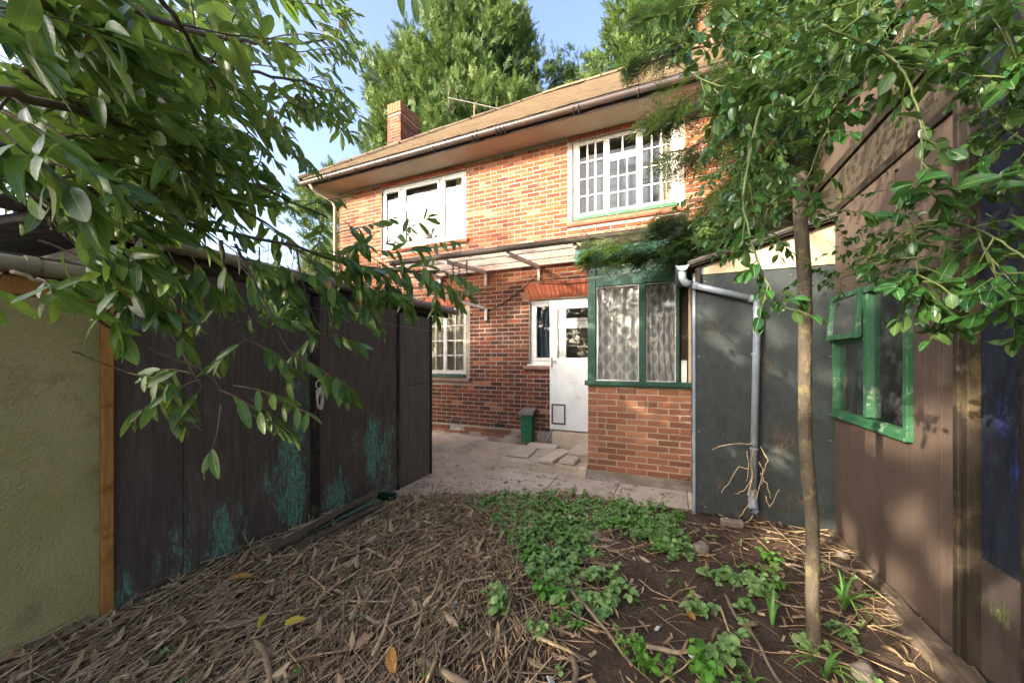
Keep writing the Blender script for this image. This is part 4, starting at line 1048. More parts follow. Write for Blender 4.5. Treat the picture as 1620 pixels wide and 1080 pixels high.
for (p, q) in (((.64, yp, 2.01), (.67, yp, 1.999)), ((.20, yp, 2.159), (.23, yp, 2.149)), ((.69, yp, 1.53), (.6895, yp, 1.51)), ((.676, yp, .70), (.6757, yp, .685)), ((.6685, yp, .335), (.668, yp, .30)), ((.70, yp, 1.93), (.6995, yp, 1.905))):
    mb = MB(); mb.tube([p, q], .034, 14); mb.build('collar', M['greypipe'], dp)
# dead creeper stems hanging on the downpipe
vt = thing('dead_creeper', 'dead brown creeper stems hanging from the grey downpipe', 'creeper', (.67, GV - .09, .3))
for pts in (((.66, .74, 0), (.55, .735, .02), (.42, .70, .0), (.35, .655, -.01)), ((.62, .30, .03), (.655, .45, .04), (.64, .6, .03), (.66, .72, .02)), ((.72, .72, .02), (.76, .62, .03), (.735, .48, .03), (.72, .40, .03)),
            ((.67, .36, .04), (.62, .20, .03), (.555, .09, .02), (.552, -.02, .0)), ((.66, .13, .03), (.60, .04, .02), (.53, -.05, .01)), ((.64, .52, .03), (.55, .54, .03), (.47, .36, .01), (.42, .27, .0)),
            ((.71, .5, .02), (.76, .4, .02), (.80, .28, .0)), ((.65, .45, .03), (.60, .33, .02), (.53, .28, .0)), ((.70, .60, .04), (.73, .5, .05), (.69, .3, .04), (.65, .2, .02)), ((.62, .68, .02), (.625, .5, .03), (.61, .42, .03)), ((.75, .30, .02), (.78, .2, .01), (.86, .36, -.01))):
    P = np.array([(a, GV - .075 - c_, b + .0) for a, b, c_ in pts]); t = np.linspace(0, 1, len(P)); tt = np.linspace(0, 1, 10)
    Q = np.stack([np.interp(tt, t, P[:, i]) for i in range(3)], -1) + rs.normal(0, .004, (10, 3)); mb = MB(); mb.tube(Q, [.0042, .002], 5, tint=rs.uniform(.5, 1)); mb.build('stem', M['twig'], vt)

# ================================================================== brown shed on the right
BU = 1.25
bs = thing('brown_shed', 'tall brown boarded shed with a green framed window and a dark corner post', 'shed', (BU + .2, 3.1, 0))
edges = [3.82, 3.56, 3.30, 3.06, 2.87, 2.66, 2.535, 2.405]
WV0, WV1, WZ0, WZ1 = 2.765, 3.80, 1.03, 1.97
for i in range(len(edges) - 1):
    a, b = edges[i + 1] + .0008, edges[i] - .0008
    off = rs.uniform(-.0015, .0015)
    for (z0, z1) in ([(-.02, WZ0 - .004), (WZ1 + .004, 2.66)] if a < WV1 and b > WV0 + .12 else [(-.02, 2.66)]):
        mb = MB(); mb.box(BU + off, BU + .022 + off, a, b, z0 + .055 if z0 < 0 else z0, z1, 0, rs.rand()); mb.build('board', M['brownboard'], bs)
for (z0, z1, m_, t_) in ((2.665, 2.72, 'darkwood', -.015), (2.725, 2.99, 'olive2', 0.), (2.995, 3.06, 'darkwood', -.02), (3.065, 3.45, 'brownboard', 0.)):
    M.setdefault('olive2', m_plain('mossy_upper_board', (.075, .06, .04), (.05, .04, .028), .9, .15, 5, .4, 30, dirt=(.14, .14, .06), dirt_amt=.5))
    mb = MB(); mb.box(BU + t_, BU + .022, 2.41, 4.3, z0, z1, .003); mb.build('upper_board', M[m_], bs)
mb = MB(); mb.box(BU + .03, BU + .05, 2.3, WV0 - .06, -.05, 3.45); mb.box(BU + .03, BU + .05, WV1 + .03, 4.3, -.05, 3.45); mb.box(BU + .03, BU + .05, WV0 - .06, WV1 + .03, -.05, WZ0); mb.box(BU + .03, BU + .05, WV0 - .06, WV1 + .03, WZ1, 3.45)
mb.box(BU + 1.5, BU + 1.55, .3, 4.3, -.05, 3.4); mb.box(BU + .05, BU + 1.5, 4.25, 4.3, -.05, 3.4); mb.box(BU - .06, BU + 1.6, .2, 4.35, 3.45, 3.50); mb.build('carcass', M['darkwood'], bs)
for (a, b, t_) in ((2.365, 2.402, -.03), (2.318, 2.362, -.022)):
    mb = MB(); mb.box(BU + t_, BU + .05, a, b, .02, 3.3, .004); mb.build('corner_post', M['darkwood'], bs)
mb = MB(); P = [[(BU - .012 - q + .01 * fbm(v * 5, q * 30), v, z + .03 * (3.8 - v) / 1.5 + .008 * fbm(v * 7, z * 20)) for v in np.linspace(2.1, 3.82, 40)] for (q, z) in ((.0, .065), (.035, .06), (.05, .04), (.05, -.08))]
mb.grid(P); mb.build('sole_plate', M['sleeper'], bs)
mb = MB(); P = [[(BU - .075 - q + .02 * fbm(v * 3, q * 9), v, z + .012 * fbm(v * 7, z * 20)) for v in np.linspace(1.2, 2.75, 40)] for (q, z) in ((-.06, .10), (.03, .085), (.06, .05), (.065, -.08))]
mb.grid(P); tag(mb.build('sleeper', M['sleeper'], None, (BU - .09, 2.0, 0)), 'weathered timber sleeper lying along the foot of the brown shed', 'sleeper')
# window of the brown shed
w = bpy.data.objects.new('window', None); COL.objects.link(w); w.parent = bs; WL[w.name] = WL[bs.name].copy()
def rect_u(mb, a, b, z0, z1, wd, x0, x1, c=.003):
    mb.box(x0, x1, a, b, z0, z0 + wd, c); mb.box(x0, x1, a, b, z1 - wd, z1, c); mb.box(x0 + .001, x1, a, a + wd, z0 + wd, z1 - wd, c); mb.box(x0 + .001, x1, b - wd, b, z0 + wd, z1 - wd, c)
mb = MB(); rect_u(mb, WV0, WV1, WZ0, WZ1, .04, BU - .03, BU + .04); mb.box(BU - .028, BU + .04, 3.222, 3.278, WZ0 + .05, WZ1 - .05, .003); mb.box(BU - .02, BU + .04, 3.285, WV1 - .05, 1.60, 1.64, .003); mb.box(BU - .045, BU + .0, WV0 - .01, WV1, WZ0 - .02, WZ0 + .005, .004)
mb.build('frame', M['green2'], w)
for (a, b, z0, z1) in ((2.815, 3.215, 1.08, 1.92), (3.285, 3.75, 1.08, 1.60)):
    mb = MB(); mb.grid([[(BU + .01, v, z) for v in (a, b)] for z in (z0, z1)], flip=True); mb.build('pane', M['glass_shed'], w)
fl = MB(); ax = Matrix.Rotation(.06, 3, 'Y'); cen = np.array((BU - .044, 3.535, 1.80))
for (dy, dz, hy, hz) in ((0, -.155, .26, .02), (0, .155, .26, .02), (-.24, 0, .02, .135), (.24, 0, .02, .135)):
    fl.obox(cen + np.array(ax @ Vector((0, dy, dz))), np.array(ax), (.014, hy, hz), .003)
f = fl.build('vent_light', M['green2'], w); f['label'] = 'top hung vent light standing ajar'
mb = MB(); mb.grid([[cen + np.array(ax @ Vector((0, dy, dz))) for dy in (-.22, .22)] for dz in (-.135, .135)]); mb.build('vent_pane', M['glass_shed'], w)
mb = MB(); mb.box(BU + .03, BU + .04, 3.47, 3.78, 1.06, 1.92, .002); o = mb.build('backing_board', M['greycap'], w); o['label'] = 'pale grey board standing behind the left pane'
# ---------------- navy door nearer the camera
nd_ = thing('navy_door', 'dark navy shed door with worn paint and a blue smear, beside the corner post', 'door', (BU + .02, 1.7, 0))
mb = MB(); mb.box(BU + .015, BU + .05, 2.075, 2.312, .60, 3.2, .003); mb.build('door_panel', M['navy'], nd_)
mb = MB(); mb.box(BU + .014, BU + .05, 2.075, 2.312, -.02, .597, .003); o = mb.build('door_panel', M['worn'], nd_); o['label'] = 'lower panel with its paint worn to a dull mauve brown'
mb = MB(); mb.box(BU - .01, BU + .05, 2.04, 2.072, -.05, 3.2, .004); mb.build('frame_post', M['darkwood'], nd_)
mb = MB(); mb.box(BU + .015, BU + .05, 1.2, 2.036, -.02, 3.2, .003); mb.build('door_panel', M['navy'], nd_)
mb = MB(); mb.box(BU + .0, BU + .05, .3, 1.196, -.02, 3.2, .003); mb.build('side_board', M['brownboard'], nd_)

# ================================================================== bare cut sapling
def bez(P, n):
    P = np.asarray(P, float); t = np.linspace(0, len(P) - 1, n); out = []
    for x in t:
        i = min(int(x), len(P) - 2); f = x - i
        p0 = P[max(0, i - 1)]; p1 = P[i]; p2 = P[i + 1]; p3 = P[min(len(P) - 1, i + 2)]
        out.append(.5 * ((2 * p1) + (-p0 + p2) * f + (2 * p0 - 5 * p1 + 4 * p2 - p3) * f * f + (-p0 + 3 * p1 - 3 * p2 + p3) * f ** 3))
    return np.array(out)
mb = MB(); Q = bez([(.668, 2.285, -.05), (.664, 2.28, .08), (.652, 2.275, .6), (.628, 2.27, 1.06), (.618, 2.26, 1.7), (.605, 2.26, 2.2), (.600, 2.258, 2.405)], 60)
Q += np.stack([.004 * np.sin(np.arange(60) * .35), .003 * np.cos(np.arange(60) * .5), np.zeros(60)], -1)
mb.tube(Q, [.048, .033, .030, .029, .0305, .028, .029, .0305, .0285, .028], 16)
V = mb.v[0]; V += .0016 * fbm(V[:, 0] * 60 + V[:, 2] * 5, V[:, 1] * 60 + V[:, 2] * 9)[:, None]
tag(mb.build('sapling_trunk', M['bark'], None, (.664, 2.28, .06), True), 'bare slim tree trunk cut off at the top, standing in front of the green shed', 'tree trunk')

# ================================================================== lines strung across the yard
mb = MB(); mb.tube(bez([(SU + .03, 2.2, 1.92), (SU + .05, 3.0, 1.86), (SU + .1, 3.95, 1.83), (-2.4, 4.6, 1.82), (-1.75, 5.4, 1.84)], 30), .0018, 4)
tag(mb.build('washing_line', M['metal'], None, (SU, 3, 1.8)), 'thin washing line stretched past the shed door to the house', 'line')
mb = MB(); mb.tube(bez([(-3.4, 5.70, 2.72), (-2.2, 5.6, 2.78), (-1.0, 4.6, 2.60), (-.95, 4.50, 2.56), (-.4, 4.5, 2.60), (.1, 4.49, 2.63)], 40), .003, 5); mb.tube(bez([(-2.8, 5.74, 2.70), (-1.9, 5.5, 2.70), (-.96, 4.50, 2.47), (-.5, 4.49, 2.49), (0, 4.49, 2.57)], 40), .003, 5)
tag(mb.build('cable', M['soffit'], None, (-.95, 4.5, 2.55)), 'slack pale cable running over the door arch and the porch header', 'cable')
mb = MB(); mb.tube(bez([(-1.98, HV - .012, 2.96), (-2.3, HV - .012, 2.70), (-2.7, HV - .012, 2.45), (-3.0, HV - .014, 2.33)], 16), .007, 5); mb.tube(bez([(-2.0, HV - .015, 2.74), (-1.6, HV - .02, 2.70), (-1.1, HV - .02, 2.70)], 12), .006, 5)  # thin dark tubes slanting along the wall face
tag(mb.build('cable', M['black'], None, (-2.3, HV - .012, 2.7)), 'thin dark line running slantwise across the brick wall and arch', 'cable')
mb = MB(); mb.tube(bez([(-1.40, HV - .012, 3.68), (-1.30, HV - .1, 3.5), (-1.22, HV - .3, 3.2)], 14), .006, 5)
tag(mb.build('cable', M['black'], None, (-1.4, HV, 3.5)), 'short dark cable dropping from the many-paned window to the canopy', 'cable')
# ================================================================== vegetation
def leaf_tpl(w=.34, rows=7, cols=3, fold=.12, droop=.18, tip=1.0, curl=0.0, shp=.92, wave=0.):
    V = []; A = []
    for i in range(rows):
        t = .5 - .5 * math.cos(math.pi * i / (rows - 1)) if rows > 5 else i / (rows - 1)
        tt_ = t ** shp; pw = max(.03, 1 - abs(2 * tt_ - 1) ** 2.15) ** .72 if 0 < i < rows - 1 else .04
        for j in range(cols):
            x = -1 + 2 * j / (cols - 1)
            V.append((x * w * .5 * pw, t - .05 * droop * t * t, -droop * t * t + fold * abs(x) * w * pw + curl * x * x * w * pw + wave * math.sin(9 * t + 2 * x) * abs(x) * w))
            A.append((x, t, .5))
    Q = [(i * cols + j, i * cols + j + 1, (i + 1) * cols + j + 1, (i + 1) * cols + j) for i in range(rows - 1) for j in range(cols - 1)]
    return np.array(V), np.array(Q), np.zeros((0, 3), int), np.array(A)
SD = np.array(SUN_DIR)
GAPS = [(on_u(x, y, 1.25), r * .62) for x, y, r in ((1440, 692, .10), (1434, 815, .09), (1420, 910, .08), (1508, 895, .10), (1375, 690, .06), (1338, 838, .07), (1400, 400, .05), (1585, 935, .06))]
GAPS += [(on_z(x, y, .05), r * .75) for x, y, r in ((1225, 850, .09), (1300, 850, .08), (1255, 862, .08), (1400, 960, .09), (1420, 1020, .08), (1385, 905, .07), (1180, 838, .05))]
GAPS += [(on_v(x, y, 3.83), r) for x, y, r in ((1105, 495, .045), (1150, 545, .04), (1230, 720, .045), (1270, 405, .05))] + [(on_v(905, 583, 5.4), .07), (on_v(765, 520, 5.83), .09), (on_v(690, 500, 5.83), .08), (on_v(745, 545, 5.83), .06), (on_v(838, 480, 5.83), .06), (on_v(820, 425, 5.83), .12), (on_v(880, 420, 5.83), .1)]
GAPS += [(at(1282, 575, 1.83), .06), (at(1278, 620, 1.83), .05), (at(955, 392, 3.8), .18), (at(990, 375, 3.8), .12)]
def open_to_sun(P, S):  # drops leaves on chosen sun rays; the foliage gaps are shaped for sun patches
    ok = np.ones(len(P), bool)
    for c, r in GAPS:
        d = P - c; t = d @ SD; q = np.linalg.norm(d - t[:, None] * SD, axis=1)
        ok &= ~((q < r + .30 * S) & (t > .25))
    return ok
class Leaves:
    def __init__(s): s.p = []; s.d = []; s.n = []; s.s = []; s.k = []
    def add(s, p, d, n, size, k=0): s.p.append(p); s.d.append(d); s.n.append(n); s.s.append(size); s.k.append(k)
    def emit(s, parent, mats, tpls_hi, tpl_lo, name='leaf', limit=300, stuff_name='leaves', vis=None, frame=True):
        if not s.p: return
        P = np.array(s.p); D = np.array(s.d); Nn = np.array(s.n); S = np.array(s.s); K = np.array(s.k)
        gp_ = open_to_sun(P + D * S[:, None] * .5, S); P, D, Nn, S, K = P[gp_], D[gp_], Nn[gp_], S[gp_], K[gp_]
        Rm = frame_of(D, Nn)
        X = CY * P[:, 0] + SY * P[:, 1]; Z = -SY * P[:, 0] + CY * P[:, 1]
        ok = Z > .15; sx = 810 + 577 * X / np.where(ok, Z, 1); sy = 567 - 577 * (P[:, 2] - EYE) / np.where(ok, Z, 1)
        inside = ok & (sx > -20) & (sx < 1640) & (sy > -20) & (sy < 1100)
        score = np.where(inside, S / np.where(ok, Z, 1), -1)
        order = np.argsort(-score)[:limit]; solo = order[score[order] > 0]
        cache = {}
        for i in solo:
            k = rng.randint(len(tpls_hi)); tq = rng.randint(4)
            key = (k, tq, K[i])
            if key not in cache:
                V, Q, T, A = tpls_hi[k]; mb = MB(); A = A.copy(); A[:, 2] = (tq + rng.rand()) / 4; mb.add(V, Q, a=A); cache[key] = mb.mesh(name, mats[K[i]], True)
            put(name, cache[key], P[i], parent, rot=Rm[i], scale=(S[i],) * 3)
        rest = np.ones(len(P), bool); rest[solo] = False
        for k in range(len(mats)):
            m = rest & (K == k)
            if not m.any(): continue
            mb = MB(); mb.many(tpl_lo, Rm[m], P[m], S[m], rng.rand(m.sum()))
            kind(mb.build(stuff_name if k == 0 else stuff_name, mats[k], parent, smooth=True), 'stuff')
def rand_unit():
    return unit(rng.normal(size=3))
def spray(L, tw, p0, d0, length, n, size, droop=.4, hang=.5, r=.004, sd=.25, k=0, up=(0, 0, 1), face=None, tip=True, kprob=0.0, ang=.9, jit=.25):
    """a twig from p0 along d0 that sags; alternate leaves; returns the twig points"""
    p0 = np.asarray(p0, float); d = unit(d0); pts = [p0]; m = 8
    for i in range(m):
        d = unit(d + np.array((0, 0, -droop / m)) + rng.normal(0, .05, 3)); pts.append(pts[-1] + d * length / m)
    pts = np.array(pts)
    if tw is not None: tw.tube(pts, [r, r * .45], 5, tint=rng.rand(), cap=False)
    side0 = unit(np.cross(d0, up) + rng.normal(0, .15, 3))
    for i in range(n):
        t = .18 + .82 * (i + .5) / n; x = t * m; j = min(int(x), m - 1); p = pts[j] + (pts[j + 1] - pts[j]) * (x - j); td = unit(pts[j + 1] - pts[j])
        s = 1 if i % 2 else -1
        sdv = unit(side0 * s + rng.normal(0, sd, 3))
        ld = unit(td * (1.1 - ang * .5) + sdv * ang + np.array((0, 0, -hang)) + rng.normal(0, jit, 3))
        nn = unit(np.array(up, float) + rng.normal(0, .35, 3)) if face is None else unit(np.asarray(face) + rng.normal(0, .4, 3))
        kk = k if rng.rand() > kprob else k + 1
        L.add(p, ld, nn, size * rng.uniform(.6, 1.15) * (1 - .25 * max(0, t - .7)), kk)
    if tip:
        for q in range(2): L.add(pts[-1], unit(td + rng.normal(0, .3, 3) + np.array((0, 0, -hang * .4))), unit(np.array(up, float) + rng.normal(0, .4, 3)), size * rng.uniform(.55, .85), k)
    return pts
def spline_px(pts, n=24):
    return bez([at(*p) for p in pts], n)
def flower_spike(tw, p, h):
    p = np.asarray(p)
    tw.tube([p, p + (0, 0, h)], .0016, 4)
    for q in range(16):
        a = rng.rand() * 6.3; z = h * (.15 + .85 * q / 16); c = p + np.array((.005 * math.cos(a), .005 * math.sin(a), z)); tw.obox(c, np.eye(3), (.003, .003, .003))
SH = [leaf_tpl(.35, 10, 5, .10, .12, wave=.012), leaf_tpl(.31, 10, 5, .2, .25), leaf_tpl(.36, 10, 5, .04, .08, wave=.02), leaf_tpl(.32, 10, 5, .3, .38), leaf_tpl(.34, 10, 5, -.04, .22, wave=.03), leaf_tpl(.33, 10, 5, .16, -.10, wave=.03), leaf_tpl(.27, 10, 5, .5, .5)]
SLO = leaf_tpl(.30, 6, 3, .12, .16)
SLO2 = leaf_tpl(.40, 3, 3, .12, .12)
# ------------------------------------------------------------------ cherry laurel, upper left
la = thing('cherry_laurel', 'large cherry laurel with long glossy leaves hanging over the left sheds', 'shrub', (-1.75, -.75, 0))
LL = Leaves(); TW = MB()
mb = MB(); mb.tube(bez([(-1.75, -.75, -.1), (-1.7, -.72, .8), (-1.62, -.6, 1.7), (-1.55, -.45, 2.5)], 20), [.07, .05], 10); mb.build('trunk', M['wood'], la, smooth=True)
mb = MB(); mb.tube(bez([(-1.7, -.72, .9), (-2.1, -.9, 1.9), (-2.3, -1.1, 3.0), (-2.2, -1.3, 3.9)], 20), [.05, .02], 8); mb.build('trunk', M['wood'], la, smooth=True)
mb = MB(); mb.tube(bez([(-1.75, -.75, .9), (-1.2, -1.2, 2.0), (-.4, -1.6, 3.2), (.2, -1.9, 4.2)], 20), [.05, .02], 8); mb.build('trunk', M['wood'], la, smooth=True)
# main boughs seen in the picture: (x, y, depth) along each, radius
boughs = [([(-60, 268, .75), (85, 286, .95), (160, 308, 1.1), (240, 334, 1.25), (330, 362, 1.45), (460, 388, 1.75), (560, 420, 2.0), (690, 432, 2.3)], .011),
          ([(-80, 120, .6), (60, 160, .8), (180, 190, 1.0), (300, 260, 1.3), (420, 300, 1.7), (520, 345, 2.1)], .010),
          ([(-60, -40, .6), (100, 20, .8), (250, 70, 1.1), (380, 110, 1.6), (480, 130, 2.0), (545, 150, 2.3)], .010),
          ([(-40, 230, .8), (120, 240, 1.0), (250, 290, 1.3), (380, 330, 1.6), (480, 395, 1.9)], .008),
          ([(90, -60, .7), (220, 20, .95), (350, 60, 1.3), (450, 70, 1.7), (530, 60, 2.1)], .009),
          ([(200, -60, .8), (300, 60, 1.1), (360, 170, 1.5), (420, 235, 1.9)], .007),
          ([(35, 110, .7), (130, 170, .9), (200, 215, 1.1), (262, 268, 1.3)], .006)]
for k, (pts, r) in enumerate(boughs):
    mb = MB(); Q = spline_px(pts, 30) + rng.normal(0, .003, (30, 3)); mb.tube(Q, [r * 1.1, r * .5], 7); mb.build('bough', M['wood'], la, smooth=True)
    for i in range(4, 30, 2):
        if rng.rand() < .25: continue
        x, y, Z = px(Q[i]); td = unit(Q[i] - Q[i - 2])
        d = unit(td * .7 + rng.normal(0, .55, 3) + np.array((0, 0, -.1)))
        spray(LL, TW, Q[i], d, U(.18, .32) * (1 if Z > .9 else .7), rng.randint(7, 11), U(.10, .13), .35, .35, .0035)
# stems that hang down over the shed wall, with leaves round their lower ends
hang = [([(212, 372, 1.22), (236, 459, 1.24), (269, 520, 1.26), (320, 614, 1.28)], .007),
        ([(20, 430, 1.05), (85, 455, 1.08), (155, 506, 1.12), (244, 555, 1.18), (318, 585, 1.24), (352, 616, 1.28)], .006),
        ([(372, 385, 1.45), (407, 455, 1.48), (432, 504, 1.5), (460, 557, 1.52), (512, 588, 1.56)], .006),
        ([(352, 380, 1.40), (362, 491, 1.42), (391, 536, 1.45), (448, 566, 1.5)], .005),
        ([(470, 395, 1.7), (478, 445, 1.72), (492, 490, 1.75), (508, 522, 1.76)], .005),
        ([(590, 425, 2.05), (640, 430, 2.15), (690, 428, 2.2), (722, 432, 2.25)], .005),
        ([(0, 250, .9), (70, 330, 1.0), (120, 390, 1.05), (165, 440, 1.1)], .005),
        ([(115, 555, 1.2), (165, 575, 1.24), (205, 590, 1.26)], .003), ([(575, 420, 2.0), (560, 455, 2.0), (556, 480, 2.0)], .004), ([(80, 260, .85), (78, 330, .95), (85, 365, 1.0)], .006)]
for (pts, r) in hang:
    mb = MB(); Q = spline_px(pts, 26) + rng.normal(0, .0015, (26, 3)); mb.tube(Q, [r, r * .5], 7); mb.build('stem', M['wood'], la, smooth=True)
view_up = unit(np.array((SY * 1.0, -CY, .5)))
# (x, y, depth, direction in the picture, length, leaves, size, hang)
cl = [(320, 612, 1.28, (-.6, .5), .20, 8, .105, .9), (345, 615, 1.28, (.7, .35), .24, 9, .11, .9), (350, 640, 1.28, (.1, .9), .16, 7, .115, 1.2), (318, 600, 1.27, (-1, .25), .24, 8, .10, .8), (300, 590, 1.25, (-.8, -.2), .22, 7, .10, .7), (370, 610, 1.3, (1, .1), .3, 9, .085, .8), (395, 630, 1.32, (.8, .4), .2, 6, .085, .9),
      (205, 590, 1.26, (1, .1), .18, 6, .105, .8), (225, 600, 1.26, (.3, .6), .14, 5, .11, 1.0),
      (462, 556, 1.53, (.9, .4), .24, 9, .105, 1.0), (500, 580, 1.56, (.8, .3), .2, 9, .11, 1.0), (445, 565, 1.52, (.2, .5), .16, 6, .10, 1.0), (430, 500, 1.5, (.8, .2), .15, 4, .09, .8),
      (392, 536, 1.45, (-.8, .4), .18, 8, .105, 1.), (400, 540, 1.45, (.7, .3), .2, 9, .105, 1.), (372, 510, 1.43, (.6, -.2), .14, 5, .1, .8), (350, 480, 1.42, (-.5, .3), .14, 4, .09, .9),
      (508, 520, 1.76, (-.6, .5), .18, 8, .11, 1.), (510, 520, 1.76, (.8, .3), .18, 8, .10, .9), (490, 480, 1.74, (-.9, .0), .22, 8, .09, .5), (488, 455, 1.73, (.8, .3), .2, 6, .10, .9),
      (640, 425, 2.15, (.6, .3), .25, 9, .115, .9), (690, 428, 2.2, (.9, .2), .25, 10, .11, .8), (600, 430, 2.05, (.5, .6), .25, 9, .12, 1.), (560, 430, 2.0, (.3, .7), .25, 9, .125, 1.), (556, 478, 2.0, (.7, .5), .22, 8, .12, 1.), (620, 440, 2.1, (.6, .7), .25, 8, .12, 1.), (700, 440, 2.25, (.6, .6), .2, 7, .11, 1.), (520, 415, 1.9, (.6, .4), .3, 10, .12, .7), (470, 400, 1.75, (.7, .5), .25, 9, .125, .8), (430, 395, 1.65, (.2, .8), .22, 8, .125, 1.), (540, 440, 1.95, (-.2, .8), .2, 7, .12, 1.), (655, 395, 2.2, (.8, -.3), .25, 8, .11, .4), (575, 400, 2.0, (.8, -.2), .3, 9, .12, .5), (610, 385, 2.1, (.6, -.4), .3, 9, .11, .4), (530, 370, 1.9, (.8, -.3), .3, 9, .11, .3),
      (165, 440, 1.1, (.8, .2), .18, 7, .115, .6), (120, 395, 1.05, (.9, .2), .22, 8, .12, .6), (60, 440, 1.05, (.5, .1), .2, 7, .125, .6), (150, 470, 1.12, (.6, .6), .14, 6, .12, .9), (5, 430, 1.0, (-.3, .4), .14, 5, .115, .6), (95, 450, 1.08, (.9, -.1), .22, 8, .11, .4), (85, 365, 1.0, (.8, .1), .2, 6, .11, .5), (215, 390, 1.22, (.5, .4), .15, 5, .12, .9), (265, 395, 1.25, (.3, .6), .15, 6, .125, 1.), (300, 400, 1.3, (.4, .6), .18, 7, .125, 1.), (345, 400, 1.4, (.3, .7), .18, 7, .125, 1.), (250, 450, 1.25, (.7, .4), .12, 3, .115, .8), (270, 500, 1.26, (.4, .7), .1, 2, .12, 1.), (230, 455, 1.24, (-.9, .3), .12, 3, .1, .8), (380, 420, 1.5, (.5, .6), .2, 7, .125, 1.), (315, 420, 1.35, (-.5, .6), .18, 6, .12, 1.)]
XA = np.array((CY, SY, 0)); 
def pdir(dx, dy, away=0.): return unit(XA * dx + np.array((0, 0, -dy)) + np.array((-SY, CY, 0)) * away)
for (x, y, d) in ((585, 405, 2.0), (600, 415, 2.05), (630, 400, 2.1), (660, 410, 2.15), (675, 440, 2.2), (545, 400, 1.9), (520, 395, 1.85), (500, 420, 1.8), (480, 430, 1.75), (455, 420, 1.7), (440, 440, 1.65), (420, 420, 1.6), (610, 450, 2.1), (580, 450, 2.0), (640, 455, 2.15), (690, 455, 2.25), (545, 350, 2.0), (570, 370, 2.05), (600, 365, 2.1), (410, 390, 1.6), (390, 405, 1.55)):
    cl.append((x, y, d, (U(-.2, .9), U(.1, .8)), U(.18, .26), 8, U(.105, .125), U(.5, 1.)))
for (x, y, d) in ((40, 400, 1.0), (90, 410, 1.05), (140, 430, 1.1), (180, 450, 1.15), (120, 470, 1.1), (60, 380, .95), (160, 400, 1.1), (200, 420, 1.2), (240, 415, 1.25), (110, 350, 1.0), (160, 350, 1.1), (220, 360, 1.2), (280, 370, 1.3)):
    if rng.rand() < .5: cl.append((x, y, d, (U(-.3, .9), U(-.1, .6)), U(.14, .2), 6, U(.09, .115), U(.3, .8)))
for (x, y, d, dr_, ln, n, sz, hg) in cl:
    spray(LL, TW, at(x, y, d), pdir(dr_[0], dr_[1], U(-.3, .3)), ln, n, sz, .25, hg, .003, face=view_up, ang=.8, sd=.3)
# the mass of foliage at the upper left
poly = [(-40, -60), (470, -60), (520, 0), (545, 70), (535, 150), (500, 175), (430, 185), (370, 215), (400, 262), (390, 300), (300, 285), (150, 275), (60, 280), (-40, 290)]
def inpoly(x, y, P):
    c = False; j = len(P) - 1
    for i in range(len(P)):
        if (P[i][1] > y) != (P[j][1] > y) and x < (P[j][0] - P[i][0]) * (y - P[i][1]) / (P[j][1] - P[i][1]) + P[i][0]: c = not c
        j = i
    return c
cnt = 0
while cnt < 330:
    x, y = U(-40, 550), U(-60, 300)
    if not inpoly(x, y, poly): continue
    if x > 300 and rng.rand() < .60: continue
    if 255 < x < 420 and 30 < y < 200 and rng.rand() < .5: continue
    dmin = .66 + max(0, x) / 550 * 1.35
    d = dmin + rng.rand() ** 1.3 * 1.5
    sz = U(.09, .13)
    spray(LL, TW, at(x, y, d), pdir(.8, U(-.1, .7), U(-.4, .5)), U(.16, .3) * (.75 if d < 1 else 1), rng.randint(6, 11), sz, .3, U(.2, .8), .0032, face=view_up if rng.rand() < .55 else None)
    cnt += 1
for i in range(110):
    x, y = U(-60, 330), U(-60, 300)
    spray(LL, TW, at(x, y, U(1.7, 3.0)), pdir(.8, U(-.1, .7), U(-.4, .5)), U(.25, .4), rng.randint(9, 14), U(.11, .15), .3, U(.2, .7), .0035, face=view_up if i % 2 else None)
for (x, y, d) in ((548, 60, 2.2), (520, 130, 2.2), (500, 150, 2.1), (535, 100, 2.2), (480, 165, 2.0), (440, 215, 2.0), (420, 225, 1.9), (455, 235, 2.0), (535, 40, 2.2), (515, 20, 2.0), (470, 180, 2.0), (505, 90, 2.1)):
    for q in range(3): spray(LL, TW, at(x - 25 + U(-20, 20), y - 15 + U(-15, 15), d + U(-.15, .2)), pdir(.9, U(-.2, .6), U(-.3, .3)), .2, 8, .09, .3, .6, .003)
for (x, y) in ((655, 0), (672, -6), (632, -12)): LL.add(at(x, y - 10, 1.3), pdir(.1, 1), view_up, .1, 0)
# spikes of flower buds
for (x, y, d) in ((717, 445, 2.25), (726, 447, 2.25), (738, 443, 2.25), (520, 530, 1.76), (515, 535, 1.75), (528, 528, 1.76), (160, 75, 1.0), (170, 85, 1.0), (540, 105, 2.2), (530, 120, 2.2), (440, 225, 2.), (450, 228, 2.), (432, 220, 2.), (468, 175, 2.), (480, 180, 2.0), (395, 535, 1.45), (388, 540, 1.45)):
    flower_spike(TW, at(x, y, d), U(.09, .13))
for i in range(len(LL.p)):
    if LL.k[i] == 0 and rng.rand() < .006: LL.k[i] = 1
LL.emit(la, [M['laurel'], M['laurel_old']], SH, SLO)
kind(TW.build('twigs', M['wood'], la), 'stuff')
